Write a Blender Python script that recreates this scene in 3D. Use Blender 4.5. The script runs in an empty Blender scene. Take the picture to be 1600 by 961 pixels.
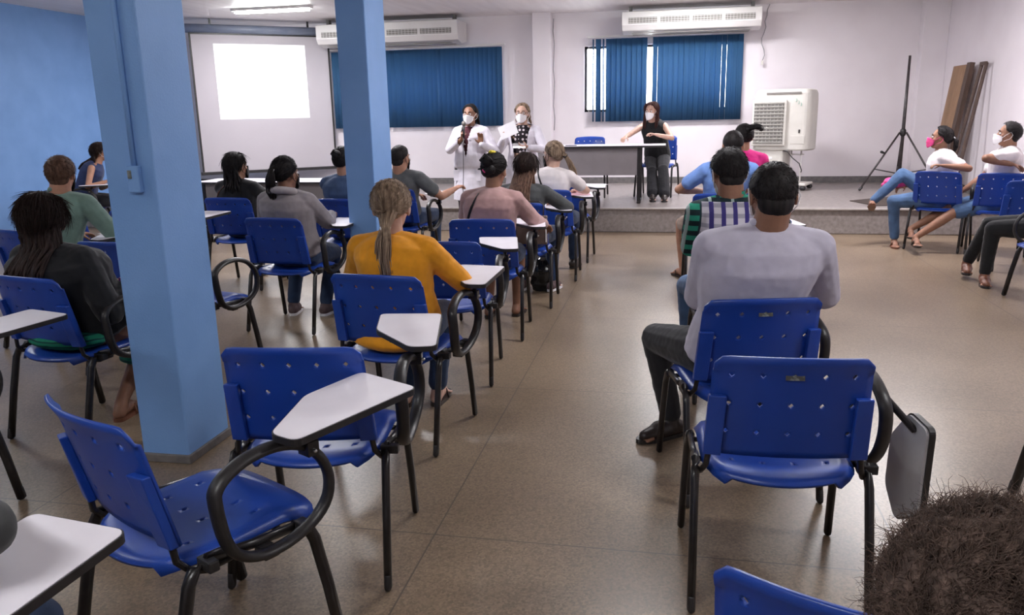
import bpy, bmesh, math, random
import numpy as np
from mathutils import Vector, Matrix, noise, Euler
from mathutils.bvhtree import BVHTree
S = bpy.context.scene
COL = S.collection
R = math.radians
V = Vector

# ------------------------------------------------------------ camera
cam_d = bpy.data.cameras.new('camera')
cam = bpy.data.objects.new('camera', cam_d); COL.objects.link(cam)
cam_d.sensor_width = 36.0; cam_d.lens = 1260.0 / 1600.0 * 36.0
cam_d.clip_start = 0.05; cam_d.clip_end = 200
PITCH, YAW, ROLL = R(13.6), R(-11.43), R(1.15)
fw = V((math.sin(YAW) * math.cos(PITCH), math.cos(YAW) * math.cos(PITCH), -math.sin(PITCH)))
rt = V((math.cos(YAW), -math.sin(YAW), 0)); dn = fw.cross(rt)
rt2 = math.cos(ROLL) * rt + math.sin(ROLL) * dn
up2 = -(-math.sin(ROLL) * rt + math.cos(ROLL) * dn)
M = Matrix((rt2, up2, -fw)).transposed().to_4x4(); M.translation = V((0, 0, 1.52))
cam.matrix_world = M
S.camera = cam

# ------------------------------------------------------------ world, lights, exposure
S.view_settings.view_transform = 'Standard'; S.view_settings.look = 'None'
S.view_settings.gamma = 1.0; S.view_settings.use_curve_mapping = False
S.view_settings.exposure = 0.66
W = bpy.data.worlds.new('world'); S.world = W; W.use_nodes = True
W.node_tree.nodes['Background'].inputs[0].default_value = (0.93, 0.95, 1.0, 1)
W.node_tree.nodes['Background'].inputs[1].default_value = 11.0
STAGE = 0.31
CEIL = 3.10
WALLY = 14.0
LX, RX, BY = -9.0, 4.0, -3.0
def area_lamp(name, loc, sx, sy, power, color, rot=(0, 0, 0)):
    d = bpy.data.lights.new(name, 'AREA'); d.shape = 'RECTANGLE'; d.size = sx; d.size_y = sy
    d.energy = power; d.color = color
    o = bpy.data.objects.new(name, d); COL.objects.link(o); o.location = loc; o.rotation_euler = rot
    return o
TUBES = [(-5.9, 11.7, 46), (0.2, 12.2, 52), (2.4, 9.2, 62), (-3.4, 8.6, 60), (0.2, 5.6, 26), (-6.4, 5.6, 13), (2.4, 2.4, 15), (-1.2, -0.6, 16), (-5.2, 1.0, 10)]
for tx, ty, p in TUBES:
    area_lamp('tube_light', (tx, ty, CEIL - 0.10), 1.2, 0.12, p, (0.98, 0.93, 1.0))

# ------------------------------------------------------------ materials
def mat(name, col=(0.5, 0.5, 0.5), rough=0.6, metal=0.0, spec=0.5, build=None, sheen=0.0, sss=0.0):
    m = bpy.data.materials.new(name); m.use_nodes = True
    nt = m.node_tree; b = nt.nodes['Principled BSDF']
    b.inputs['Base Color'].default_value = (*col, 1); b.inputs['Roughness'].default_value = rough
    b.inputs['Metallic'].default_value = metal; b.inputs['Specular IOR Level'].default_value = spec
    if sheen: b.inputs['Sheen Weight'].default_value = sheen
    if build: build(nt, b)
    return m
def nd(nt, t, **k):
    n = nt.nodes.new(t)
    for a, v in k.items():
        if a.startswith('i_'): n.inputs[int(a[2:])].default_value = v
        else: setattr(n, a, v)
    return n
def noise_col(c1, c2, scale=8, detail=6, vec=(1, 1, 1), bump=0.0, bscale=None, lo=0.3, hi=0.7, dist=0.002):
    def f(nt, b):
        tc = nd(nt, 'ShaderNodeTexCoord'); mp = nd(nt, 'ShaderNodeMapping'); mp.inputs['Scale'].default_value = vec
        nt.links.new(tc.outputs['Object'], mp.inputs[0])
        n = nd(nt, 'ShaderNodeTexNoise'); n.inputs['Scale'].default_value = scale; n.inputs['Detail'].default_value = detail
        nt.links.new(mp.outputs[0], n.inputs['Vector'])
        r = nd(nt, 'ShaderNodeValToRGB'); r.color_ramp.elements[0].color = (*c1, 1); r.color_ramp.elements[1].color = (*c2, 1)
        r.color_ramp.elements[0].position = lo; r.color_ramp.elements[1].position = hi
        nt.links.new(n.outputs[0], r.inputs[0]); nt.links.new(r.outputs[0], b.inputs['Base Color'])
        if bump:
            n2 = nd(nt, 'ShaderNodeTexNoise'); n2.inputs['Scale'].default_value = bscale or scale; n2.inputs['Detail'].default_value = 3
            nt.links.new(mp.outputs[0], n2.inputs['Vector'])
            bm = nd(nt, 'ShaderNodeBump'); bm.inputs['Strength'].default_value = bump; bm.inputs['Distance'].default_value = dist
            nt.links.new(n2.outputs[0], bm.inputs['Height']); nt.links.new(bm.outputs[0], b.inputs['Normal'])
    return f
def sc(c, k): return tuple(min(1, x * k) for x in c)
def cloth(name, c, k=0.82, rough=0.85, scale=14, sheen=0.15):
    return mat(name, c, rough, spec=0.25, sheen=sheen, build=noise_col(sc(c, k), sc(c, 1.08), scale, 5, bump=0.25, bscale=260, dist=0.001))
def hairmat(name, c1, c2, rough=0.45):
    return mat(name, c1, rough + 0.2, spec=0.2, build=noise_col(c1, c2, 60, 5, (1, 1, 0.10), bump=0.35, bscale=150, dist=0.002))
def skinmat(name, c):
    m = mat(name, c, 0.5, spec=0.35, build=noise_col(sc(c, 0.88), sc(c, 1.06), 22, 4))
    m.node_tree.nodes['Principled BSDF'].inputs['Subsurface Weight'].default_value = 0.06
    m.node_tree.nodes['Principled BSDF'].inputs['Subsurface Scale'].default_value = 0.02
    return m
BLUEW = mat('blue_wall_paint', (0.17, 0.34, 0.72), 0.55, spec=0.35, build=noise_col((0.165, 0.325, 0.63), (0.195, 0.365, 0.69), 3, 6, bump=0.35, bscale=120, dist=0.003))
WHITEW = mat('white_wall_paint', (0.78, 0.73, 0.76), 0.6, spec=0.3, build=noise_col((0.74, 0.685, 0.715), (0.80, 0.75, 0.78), 1.6, 6, bump=0.2, bscale=60, dist=0.002))
CEILM = mat('ceiling_paint', (0.55, 0.5, 0.5), 0.5, build=noise_col((0.74, 0.69, 0.69), (0.84, 0.79, 0.79), 1.3, 4, (6, 0.6, 1), bump=0.1))
def floor_build(nt, b):
    tc = nd(nt, 'ShaderNodeTexCoord')
    n1 = nd(nt, 'ShaderNodeTexNoise'); n1.inputs['Scale'].default_value = 1.1; n1.inputs['Detail'].default_value = 5
    n2 = nd(nt, 'ShaderNodeTexVoronoi'); n2.inputs['Scale'].default_value = 130
    n3 = nd(nt, 'ShaderNodeTexNoise'); n3.inputs['Scale'].default_value = 70; n3.inputs['Detail'].default_value = 3
    for n in (n1, n2, n3): nt.links.new(tc.outputs['Object'], n.inputs['Vector'])
    r1 = nd(nt, 'ShaderNodeValToRGB'); e = r1.color_ramp.elements
    e[0].color = (0.19, 0.138, 0.090, 1); e[1].color = (0.275, 0.205, 0.140, 1); e[0].position = 0.3; e[1].position = 0.7
    nt.links.new(n1.outputs[0], r1.inputs[0])
    r2 = nd(nt, 'ShaderNodeValToRGB'); e = r2.color_ramp.elements
    e[0].color = (0.62, 0.62, 0.62, 1); e[1].color = (1.25, 1.22, 1.2, 1); e[0].position = 0.15; e[1].position = 0.85
    nt.links.new(n2.outputs['Color'], r2.inputs[0])
    mx = nd(nt, 'ShaderNodeMix', data_type='RGBA', blend_type='MULTIPLY'); mx.inputs[0].default_value = 0.75
    nt.links.new(r1.outputs[0], mx.inputs[6]); nt.links.new(r2.outputs[0], mx.inputs[7])
    mx2 = nd(nt, 'ShaderNodeMix', data_type='RGBA', blend_type='MULTIPLY'); mx2.inputs[0].default_value = 0.5
    r3 = nd(nt, 'ShaderNodeValToRGB'); r3.color_ramp.elements[0].position = 0.35; r3.color_ramp.elements[1].position = 0.65
    r3.color_ramp.elements[0].color = (0.7, 0.7, 0.7, 1)
    nt.links.new(n3.outputs[0], r3.inputs[0]); nt.links.new(mx.outputs[2], mx2.inputs[6]); nt.links.new(r3.outputs[0], mx2.inputs[7])
    # joints: lines at x = -0.84 + k*1.65, y = 2.60 + k*1.65
    sp = nd(nt, 'ShaderNodeSeparateXYZ'); nt.links.new(tc.outputs['Object'], sp.inputs[0])
    outs = []
    for ax, off in ((0, 0.84), (1, -2.60)):
        a = nd(nt, 'ShaderNodeMath', operation='ADD'); a.inputs[1].default_value = off + 165; nt.links.new(sp.outputs[ax], a.inputs[0])
        d = nd(nt, 'ShaderNodeMath', operation='MODULO'); d.inputs[1].default_value = 1.65; nt.links.new(a.outputs[0], d.inputs[0])
        c = nd(nt, 'ShaderNodeMath', operation='LESS_THAN'); c.inputs[1].default_value = 0.006; nt.links.new(d.outputs[0], c.inputs[0])
        outs.append(c)
    mm = nd(nt, 'ShaderNodeMath', operation='MAXIMUM'); nt.links.new(outs[0].outputs[0], mm.inputs[0]); nt.links.new(outs[1].outputs[0], mm.inputs[1])
    mx3 = nd(nt, 'ShaderNodeMix', data_type='RGBA'); mx3.inputs[7].default_value = (0.10, 0.075, 0.06, 1)
    nt.links.new(mm.outputs[0], mx3.inputs[0]); nt.links.new(mx2.outputs[2], mx3.inputs[6])
    nt.links.new(mx3.outputs[2], b.inputs['Base Color'])
    r4 = nd(nt, 'ShaderNodeMapRange'); r4.inputs[3].default_value = 0.28; r4.inputs[4].default_value = 0.36
    nt.links.new(n1.outputs[0], r4.inputs[0]); nt.links.new(r4.outputs[0], b.inputs['Roughness'])
FLOORM = mat('terrazzo', spec=0.5, build=floor_build)
STAGEM = mat('stage_concrete', (0.2, 0.17, 0.16), 0.35, build=noise_col((0.19, 0.165, 0.155), (0.30, 0.265, 0.25), 24, 8, bump=0.1))
DARKG = mat('grey_skirting', (0.13, 0.12, 0.12), 0.6, build=noise_col((0.10, 0.095, 0.095), (0.17, 0.155, 0.15), 20, 6))
def plastic(name, c, rough=0.36):
    return mat(name, c, rough, spec=0.45, build=noise_col(sc(c, 0.93), sc(c, 1.05), 5, 3, bump=0.12, bscale=420, dist=0.0008))
BLUEP = plastic('blue_chair_plastic', (0.011, 0.052, 0.32))
BLACKM = mat('black_steel_tube', (0.010, 0.009, 0.010), 0.28, spec=0.5, build=noise_col((0.008, 0.007, 0.008), (0.016, 0.014, 0.015), 30))
BLACKP = mat('black_plastic', (0.016, 0.015, 0.016), 0.42, build=noise_col((0.012, 0.011, 0.012), (0.022, 0.020, 0.021), 40, bump=0.1, bscale=300, dist=0.0006))
LAMI = mat('white_laminate', (0.84, 0.80, 0.86), 0.45, spec=0.35, build=noise_col((0.81, 0.77, 0.83), (0.86, 0.82, 0.88), 7, 5))
GREYU = mat('grey_underside', (0.5, 0.49, 0.50), 0.6, build=noise_col((0.46, 0.45, 0.46), (0.54, 0.53, 0.54), 8))
CHROME = mat('bolt_steel', (0.6, 0.6, 0.6), 0.3, metal=1.0, build=noise_col((0.5, 0.5, 0.5), (0.7, 0.7, 0.7), 50))
TAGM = mat('grey_tag', (0.16, 0.17, 0.16), 0.5, build=noise_col((0.06, 0.06, 0.055), (0.20, 0.21, 0.19), 70, 2, (1, 1, 0.8), lo=0.42, hi=0.58))
WHITEP = mat('ivory_plastic', (0.62, 0.60, 0.55), 0.45, build=noise_col((0.58, 0.56, 0.51), (0.66, 0.64, 0.59), 4, 4))
ACM = mat('cream_enamel', (0.66, 0.63, 0.62), 0.4, build=noise_col((0.62, 0.59, 0.58), (0.70, 0.67, 0.66), 3, 4))
VENTM = mat('vent_grey', (0.20, 0.185, 0.17), 0.6, build=noise_col((0.16, 0.15, 0.14), (0.24, 0.22, 0.2), 90, 2, (0.2, 1, 6)))
PAPER = mat('white_paper', (0.83, 0.82, 0.84), 0.7, build=noise_col((0.80, 0.79, 0.82), (0.86, 0.85, 0.86), 9))
PINKP = mat('pink_paper', (0.72, 0.45, 0.52), 0.6, build=noise_col((0.70, 0.42, 0.5), (0.75, 0.50, 0.56), 9))
GREYM = mat('grey_panel', (0.20, 0.18, 0.19), 0.5, build=noise_col((0.185, 0.165, 0.175), (0.215, 0.195, 0.205), 5))
BROWNW = mat('brown_board', (0.29, 0.165, 0.085), 0.6, build=noise_col((0.24, 0.135, 0.07), (0.33, 0.19, 0.10), 6, 6, (4, 4, 0.6)))
DARKW = mat('dark_brown_wood', (0.06, 0.032, 0.022), 0.55, build=noise_col((0.045, 0.024, 0.016), (0.085, 0.045, 0.03), 8, 6, (4, 4, 0.5)))

# ------------------------------------------------------------ mesh helpers
class B:
    def __init__(s): s.v = []; s.f = []; s.m = []; s.cm = 0
    def add(s, vs, fs):
        o = len(s.v); s.v += [tuple(x) for x in vs]; s.f += [tuple(o + i for i in f) for f in fs]; s.m += [s.cm] * len(fs)
        return s
    def box(s, c, d, rot=None):
        vs = []
        for z in (-1, 1):
            for y in (-1, 1):
                for x in (-1, 1):
                    p = V((x * d[0] / 2, y * d[1] / 2, z * d[2] / 2))
                    if rot is not None: p = rot @ p
                    vs.append(p + V(c))
        return s.add(vs, [(0, 2, 3, 1), (4, 5, 7, 6), (0, 1, 5, 4), (2, 6, 7, 3), (0, 4, 6, 2), (1, 3, 7, 5)])
    def rings(s, rs, cap=True, closed=False):
        n = len(rs[0]); vs = [p for r in rs for p in r]; fs = []; k = len(rs)
        for i in range(k if closed else k - 1):
            a = i * n; b = ((i + 1) % k) * n
            for j in range(n):
                j2 = (j + 1) % n; fs.append((a + j, a + j2, b + j2, b + j))
        if cap and not closed:
            fs.append(tuple(range(n))[::-1]); fs.append(tuple((k - 1) * n + j for j in range(n)))
        return s.add(vs, fs)
    def ball(s, c, r, rot=None, n=14, m=9):
        if not hasattr(r, '__len__'): r = (r, r, r)
        c = V(c); vs = [c + (rot @ V((0, 0, -r[2])) if rot else V((0, 0, -r[2])))]
        for i in range(1, m):
            a = -math.pi / 2 + math.pi * i / m
            for j in range(n):
                t = 2 * math.pi * j / n
                p = V((r[0] * math.cos(a) * math.cos(t), r[1] * math.cos(a) * math.sin(t), r[2] * math.sin(a)))
                vs.append(c + (rot @ p if rot else p))
        vs.append(c + (rot @ V((0, 0, r[2])) if rot else V((0, 0, r[2]))))
        fs = []
        for j in range(n): fs.append((0, 1 + (j + 1) % n, 1 + j))
        for i in range(m - 2):
            for j in range(n):
                a = 1 + i * n + j; b = 1 + i * n + (j + 1) % n; fs.append((a, b, b + n, a + n))
        L = len(vs) - 1; a = 1 + (m - 2) * n
        for j in range(n): fs.append((a + j, a + (j + 1) % n, L))
        return s.add(vs, fs)
    def cap(s, a, b, ra, rb, n=12, flat=1.0, fdir=None):
        """tapered capsule"""
        a = V(a); b = V(b); d = b - a; L = d.length
        if L < 1e-6: return s.ball(a, ra)
        d = d / L
        x = V(fdir) if fdir is not None else (V((0, 0, 1)) if abs(d.z) < 0.9 else V((1, 0, 0)))
        x = (x - d * x.dot(d)).normalized(); y = d.cross(x)
        rs = []
        for k in range(4):
            t = -math.pi / 2 * (1 - (k + 0.35) / 4.0)
            rs.append((a + d * (ra * math.sin(t)), ra * math.cos(t)))
        rs.append((a, ra)); rs.append((b, rb))
        for k in range(4):
            t = math.pi / 2 * ((k + 0.65) / 4.0)
            rs.append((b + d * (rb * math.sin(t)), rb * math.cos(t)))
        rr = [[c + x * (r * flat * math.cos(2 * math.pi * j / n)) + y * (r * math.sin(2 * math.pi * j / n)) for j in range(n)] for c, r in rs]
        return s.rings(rr)
    def chain(s, pts, rad, n=12):
        for i in range(len(pts) - 1): s.cap(pts[i], pts[i + 1], rad[i], rad[i + 1], n)
        return s
    def tube(s, pts, r, n=8, closed=False, rx=None, upv=None):
        pts = [V(p) for p in pts]; k = len(pts); rs = []; prev = None
        for i, p in enumerate(pts):
            if closed: t = pts[(i + 1) % k] - pts[i - 1]
            else: t = pts[min(i + 1, k - 1)] - pts[max(i - 1, 0)]
            t.normalize()
            if upv is not None: x = V(upv)
            elif prev is None: x = V((0, 0, 1)) if abs(t.z) < 0.9 else V((1, 0, 0))
            else: x = prev
            x = (x - t * x.dot(t)).normalized(); prev = x; y = t.cross(x)
            r1 = r[i] if hasattr(r, '__len__') else r; r2 = (rx if rx is not None else r1)
            rs.append([p + x * (r2 * math.cos(2 * math.pi * j / n)) + y * (r1 * math.sin(2 * math.pi * j / n)) for j in range(n)])
        return s.rings(rs, closed=closed)
    def prism(s, poly, z0, z1):
        n = len(poly); vs = [(x, y, z0) for x, y in poly] + [(x, y, z1) for x, y in poly]
        fs = [tuple(range(n))[::-1], tuple(range(n, 2 * n))] + [(j, (j + 1) % n, n + (j + 1) % n, n + j) for j in range(n)]
        return s.add(vs, fs)
    def mesh(s, name):
        me = bpy.data.meshes.new(name); me.from_pydata(s.v, [], s.f); me.update()
        return me
def smooth(me, on=True):
    me.polygons.foreach_set('use_smooth', [on] * len(me.polygons)); me.update()
def obj(name, b, mats, parent=None, sm=False, bev=0.0, sub=0, solid=0.0, fix=True, seg=2):
    me = b.mesh(name) if isinstance(b, B) else b
    mats = mats if isinstance(mats, (list, tuple)) else [mats]
    for m in mats: me.materials.append(m)
    if isinstance(b, B) and len(mats) > 1: me.polygons.foreach_set('material_index', b.m)
    if fix and isinstance(b, B):
        bm = bmesh.new(); bm.from_mesh(me); bmesh.ops.recalc_face_normals(bm, faces=bm.faces); bm.to_mesh(me); bm.free()
    if sm: smooth(me)
    o = bpy.data.objects.new(name, me); COL.objects.link(o)
    if parent: o.parent = parent
    if solid:
        m = o.modifiers.new('s', 'SOLIDIFY'); m.thickness = solid; m.offset = 0
    if bev:
        m = o.modifiers.new('b', 'BEVEL'); m.width = bev; m.segments = seg; m.limit_method = 'ANGLE'; m.angle_limit = R(40)
    if sub:
        m = o.modifiers.new('u', 'SUBSURF'); m.levels = sub; m.render_levels = sub
    return o
def remesh(name, b, mats, parent, vox=0.008, it=3, disp=None, cut=None, solid=0.0):
    """voxel-fuse the overlapping volumes of b into one continuous surface"""
    me = b.mesh(name + '_t'); bm = bmesh.new(); bm.from_mesh(me); bmesh.ops.recalc_face_normals(bm, faces=bm.faces); bm.to_mesh(me); bm.free()
    t = bpy.data.objects.new('t', me); COL.objects.link(t)
    m = t.modifiers.new('r', 'REMESH'); m.mode = 'VOXEL'; m.voxel_size = vox; m.use_smooth_shade = True
    if it:
        m = t.modifiers.new('s', 'SMOOTH'); m.factor = 0.5; m.iterations = it
    dg = bpy.context.evaluated_depsgraph_get(); dg.update()
    nm = bpy.data.meshes.new_from_object(t.evaluated_get(dg)); nm.name = name
    bpy.data.objects.remove(t); bpy.data.meshes.remove(me)
    nm.materials.clear()
    mats = mats if isinstance(mats, (list, tuple)) else [mats]
    for x in mats: nm.materials.append(x)
    if disp or cut:
        bm = bmesh.new(); bm.from_mesh(nm)
        if disp:
            bm.normal_update()
            for v in bm.verts: v.co += v.normal * disp(v.co, v.normal)
        if cut:
            kill = [f for f in bm.faces if cut(f.calc_center_median(), f.normal)]
            bmesh.ops.delete(bm, geom=kill, context='FACES')
        bm.to_mesh(nm); bm.free()
    smooth(nm)
    o = bpy.data.objects.new(name, nm); COL.objects.link(o)
    if parent: o.parent = parent
    if solid:
        m = o.modifiers.new('s', 'SOLIDIFY'); m.thickness = solid; m.offset = -1
    return o
def tag(o, label=None, cat=None, group=None, kind=None):
    if label: o['label'] = label
    if cat: o['category'] = cat
    if group: o['group'] = group
    if kind: o['kind'] = kind
    return o
def thing(name, loc, rz, label, cat, group=None):
    o = bpy.data.objects.new(name, None); COL.objects.link(o); o.empty_display_size = 0.1
    o.location = loc; o.rotation_euler = (0, 0, rz)
    return tag(o, label, cat, group)
def kids(o): return [c for c in bpy.data.objects if c.parent == o]
def copy_tree(o, parent=None, skip=()):
    c = o.copy(); COL.objects.link(c); c.parent = parent
    for ch in kids(o):
        if ch.name.split('.')[0] in skip: continue
        copy_tree(ch, c, skip)
    return c
def struct(name, b, m, **k): return tag(obj(name, b, m, **k), kind='structure')
def roundpoly(pts, r, n=5):
    out = []; k = len(pts)
    for i in range(k):
        p0, p, p1 = V(pts[i - 1]), V(pts[i]), V(pts[(i + 1) % k])
        a = (p0 - p).normalized(); b = (p1 - p).normalized()
        rr = min(r, (p0 - p).length * 0.45, (p1 - p).length * 0.45)
        A = p + a * rr; C = p + b * rr
        for j in range(n + 1):
            t = j / n; out.append(tuple(A * (1 - t) ** 2 + p * 2 * t * (1 - t) + C * t * t))
    return out

# ------------------------------------------------------------ the room
struct('floor', B().box(((LX + RX) / 2, (BY + WALLY) / 2, -0.05), (RX - LX + 0.4, WALLY - BY + 0.4, 0.1)), FLOORM)
struct('ceiling', B().box(((LX + RX) / 2, (BY + WALLY) / 2, CEIL + 0.06), (RX - LX + 0.4, WALLY - BY + 0.4, 0.12)), CEILM)
struct('wall_left', B().box((LX - 0.1, (BY + WALLY) / 2, CEIL / 2), (0.2, WALLY - BY, CEIL)), BLUEW)
struct('wall_right', B().box((RX + 0.1, (BY + WALLY) / 2, CEIL / 2), (0.2, WALLY - BY, CEIL)), WHITEW)
struct('wall_back', B().box(((LX + RX) / 2, BY - 0.1, CEIL / 2), (RX - LX + 0.4, 0.2, CEIL)), WHITEW)
# front wall with two window openings
WIN = [(-5.75, -3.02, 1.45, 2.50), (-1.52, 0.92, 1.50, 2.56)]
b = B(); xs = [LX, WIN[0][0], WIN[0][1], WIN[1][0], WIN[1][1], RX]
for i in range(5):
    x0, x1 = xs[i], xs[i + 1]
    if i in (1, 3):
        w = WIN[(i - 1) // 2]
        b.box(((x0 + x1) / 2, WALLY + 0.1, w[2] / 2), (x1 - x0, 0.2, w[2])); b.box(((x0 + x1) / 2, WALLY + 0.1, (w[3] + CEIL) / 2), (x1 - x0, 0.2, CEIL - w[3]))
    else: b.box(((x0 + x1) / 2, WALLY + 0.1, CEIL / 2), (x1 - x0, 0.2, CEIL))
struct('wall_front', b, WHITEW)
FRAME = mat('dark_window_frame', (0.05, 0.05, 0.06), 0.4, metal=0.4, build=noise_col((0.04, 0.04, 0.05), (0.06, 0.06, 0.07), 12))
GLASS = bpy.data.materials.new('window_glass'); GLASS.use_nodes = True
_b = GLASS.node_tree.nodes['Principled BSDF']; _b.inputs['Transmission Weight'].default_value = 1; _b.inputs['Roughness'].default_value = 0.02; _b.inputs['IOR'].default_value = 1.05
for k, (x0, x1, z0, z1) in enumerate(WIN):
    w = thing('window_%d' % (k + 1), ((x0 + x1) / 2, WALLY, z0), 0, None, None); w['kind'] = 'structure'
    hw = (x1 - x0) / 2; h = z1 - z0; f = B()
    for sx in (-hw + 0.02, -hw / 3, hw / 3, hw - 0.02): f.box((sx, 0.1, h / 2), (0.04, 0.05, h))
    for sz in (0.02, h - 0.02): f.box((0, 0.1, sz), (2 * hw, 0.05, 0.04))
    obj('window_frame', f, FRAME, w); obj('pane', B().box((0, 0.1, h / 2), (2 * hw - 0.04, 0.006, h - 0.04)), GLASS, w)
# stage platform with its lighter nosing
struct('trim_1', B().box(((LX + RX) / 2, (10.33 + WALLY) / 2, STAGE / 2), (RX - LX, WALLY - 10.33, STAGE)), STAGEM, bev=0.012)
struct('trim_2', B().box(((LX + RX) / 2, 10.35, STAGE - 0.006), (RX - LX - 0.01, 0.10, 0.02)), mat('stage_nosing', (0.34, 0.30, 0.28), 0.4, build=noise_col((0.30, 0.27, 0.25), (0.38, 0.34, 0.32), 20)), bev=0.004)
struct('baseboard_front', B().box(((LX + RX) / 2, WALLY - 0.012, STAGE + 0.05), (RX - LX, 0.024, 0.10)), DARKG)
struct('baseboard_right', B().box((RX - 0.012, (10.33 + WALLY) / 2, STAGE + 0.05), (0.024, WALLY - 10.33, 0.10)), DARKG)
# white engaged column, corner pilaster and a ceiling strip
struct('trim_3', B().box((-2.20, WALLY - 0.12, (CEIL + STAGE) / 2), (0.30, 0.24, CEIL - STAGE)), WHITEW, bev=0.006)
struct('trim_4', B().box((3.82, WALLY - 0.10, (CEIL + STAGE) / 2), (0.36, 0.20, CEIL - STAGE)), WHITEW, bev=0.006)
# blue pillars
def pillar(name, x0, x1, y0, y1):
    return struct(name, B().box(((x0 + x1) / 2, (y0 + y1) / 2, CEIL / 2), (x1 - x0, y1 - y0, CEIL)), BLUEW, bev=0.008)
def pillar_base(name, x0, x1, y0, y1):
    return struct(name, B().box(((x0 + x1) / 2, (y0 + y1) / 2, 0.02), (x1 - x0 + 0.024, y1 - y0 + 0.024, 0.04)), DARKG, bev=0.004)
pillar('trim_5', -2.352, -2.12, 3.04, 3.38); pillar_base('trim_6', -2.352, -2.12, 3.04, 3.38)
pillar('trim_7', -2.375, -2.155, 5.66, 6.06); pillar_base('trim_8', -2.375, -2.155, 5.66, 6.06)
# conduit and switch box on the near pillar
t = thing('switch_box', (-2.205, 3.04, 1.28), 0, 'blue painted switch box with conduit running up the near blue pillar', 'light switch')
obj('switch_housing', B().box((0, -0.014, 0), (0.055, 0.028, 0.11)), BLUEW, t, bev=0.004)
obj('switch_rocker', B().box((-0.012, -0.03, 0.02), (0.016, 0.006, 0.034)), mat('switch_dark', (0.10, 0.12, 0.12), 0.4, build=noise_col((0.05, 0.06, 0.06), (0.3, 0.32, 0.3), 40)), t, bev=0.001)
obj('conduit', B().tube([(0.0, -0.010, z) for z in (0.055, 0.6, 1.2, CEIL - 1.28)], 0.011, 10), BLUEW, t, sm=True)

# ------------------------------------------------------------ ceiling tubes
EM = bpy.data.materials.new('tube_glow'); EM.use_nodes = True
_b = EM.node_tree.nodes['Principled BSDF']; _b.inputs['Emission Color'].default_value = (0.95, 1.0, 0.97, 1); _b.inputs['Emission Strength'].default_value = 62
places = ['ceiling tube lamp above the projection screen', 'ceiling tube lamp in front of the second air conditioner', 'ceiling tube lamp over the right-hand seats', 'ceiling tube lamp over the front left seats', 'ceiling tube lamp over the aisle', 'ceiling tube lamp beside the left blue wall', 'ceiling tube lamp over the near right corner', 'ceiling tube lamp right above the viewer', 'ceiling tube lamp over the near left corner']
lamp0 = None
for i, (tx, ty, p) in enumerate(TUBES):
    if lamp0 is None:
        lamp0 = thing('tube_lamp', (tx, ty, CEIL), 0, places[i], 'ceiling lamp', 'ceiling tube lamps')
        obj('lamp_housing', B().box((0, 0, -0.02), (1.26, 0.14, 0.04)), ACM, lamp0, bev=0.005)
        g = B()
        for sy in (-0.035, 0.035): g.tube([(x, sy, -0.058) for x in (-0.58, 0, 0.58)], 0.014, 10)
        obj('tube', g, EM, lamp0, sm=True)
    else:
        o = copy_tree(lamp0); o.location = (tx, ty, CEIL); o['label'] = places[i]

# ------------------------------------------------------------ projection screen hung across the corner
SCRM = mat('screen_fabric', (0.60, 0.57, 0.60), 0.8, build=noise_col((0.46, 0.43, 0.46), (0.48, 0.45, 0.48), 2))
_nt = SCRM.node_tree; _tc = nd(_nt, 'ShaderNodeTexCoord'); _sp = nd(_nt, 'ShaderNodeSeparateXYZ'); _nt.links.new(_tc.outputs['Object'], _sp.inputs[0])
def band(sock, lo, hi):
    a = nd(_nt, 'ShaderNodeMath', operation='GREATER_THAN'); a.inputs[1].default_value = lo; _nt.links.new(sock, a.inputs[0])
    c = nd(_nt, 'ShaderNodeMath', operation='LESS_THAN'); c.inputs[1].default_value = hi; _nt.links.new(sock, c.inputs[0])
    m = nd(_nt, 'ShaderNodeMath', operation='MULTIPLY'); _nt.links.new(a.outputs[0], m.inputs[0]); _nt.links.new(c.outputs[0], m.inputs[1]); return m
_m1 = band(_sp.outputs[0], -0.78, 0.72); _m2 = band(_sp.outputs[2], 0.86, 2.07)
_m3 = nd(_nt, 'ShaderNodeMath', operation='MULTIPLY'); _nt.links.new(_m1.outputs[0], _m3.inputs[0]); _nt.links.new(_m2.outputs[0], _m3.inputs[1])
_m4 = nd(_nt, 'ShaderNodeMath', operation='MULTIPLY'); _m4.inputs[1].default_value = 0.75; _nt.links.new(_m3.outputs[0], _m4.inputs[0])
_b = _nt.nodes['Principled BSDF']; _b.inputs['Emission Color'].default_value = (1, 1, 1, 1); _nt.links.new(_m4.outputs[0], _b.inputs['Emission Strength'])
pL, pR = V((-7.74, 12.40, 0)), V((-5.97, 13.86, 0)); md = (pL + pR) / 2; ang = math.atan2(pR.y - pL.y, pR.x - pL.x); wd = (pR - pL).length
t = thing('projection_screen', (md.x, md.y, 0.64), ang, 'white roll-down projection screen with a bright projected rectangle', 'projection screen')
bb = B(); bb.box((0, 0, 1.115), (wd - 0.05, 0.006, 2.23)); obj('screen_sheet', bb, SCRM, t)
bb = B()
for sx in (-1, 1): bb.box((sx * (wd / 2 - 0.014), -0.002, 1.115), (0.03, 0.012, 2.24))
bb.box((0, -0.002, 2.225), (wd, 0.012, 0.03)); obj('black_border', bb, BLACKP, t)
obj('bottom_bar', B().box((0, -0.004, -0.02), (wd + 0.06, 0.035, 0.05)), BLACKP, t, bev=0.006)
obj('roller_case', B().tube([(x, 0.01, 2.30) for x in (-wd / 2 - 0.05, 0, wd / 2 + 0.02)], 0.07, 16), mat('blue_grey_case', (0.20, 0.23, 0.32), 0.4, build=noise_col((0.18, 0.21, 0.3), (0.23, 0.26, 0.34), 4)), t, sm=True)
for sx in (-0.8, 0.8): obj('hanging_bracket', B().box((sx, 0.01, 2.41), (0.03, 0.03, 0.12)), BLACKM, t)

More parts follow.
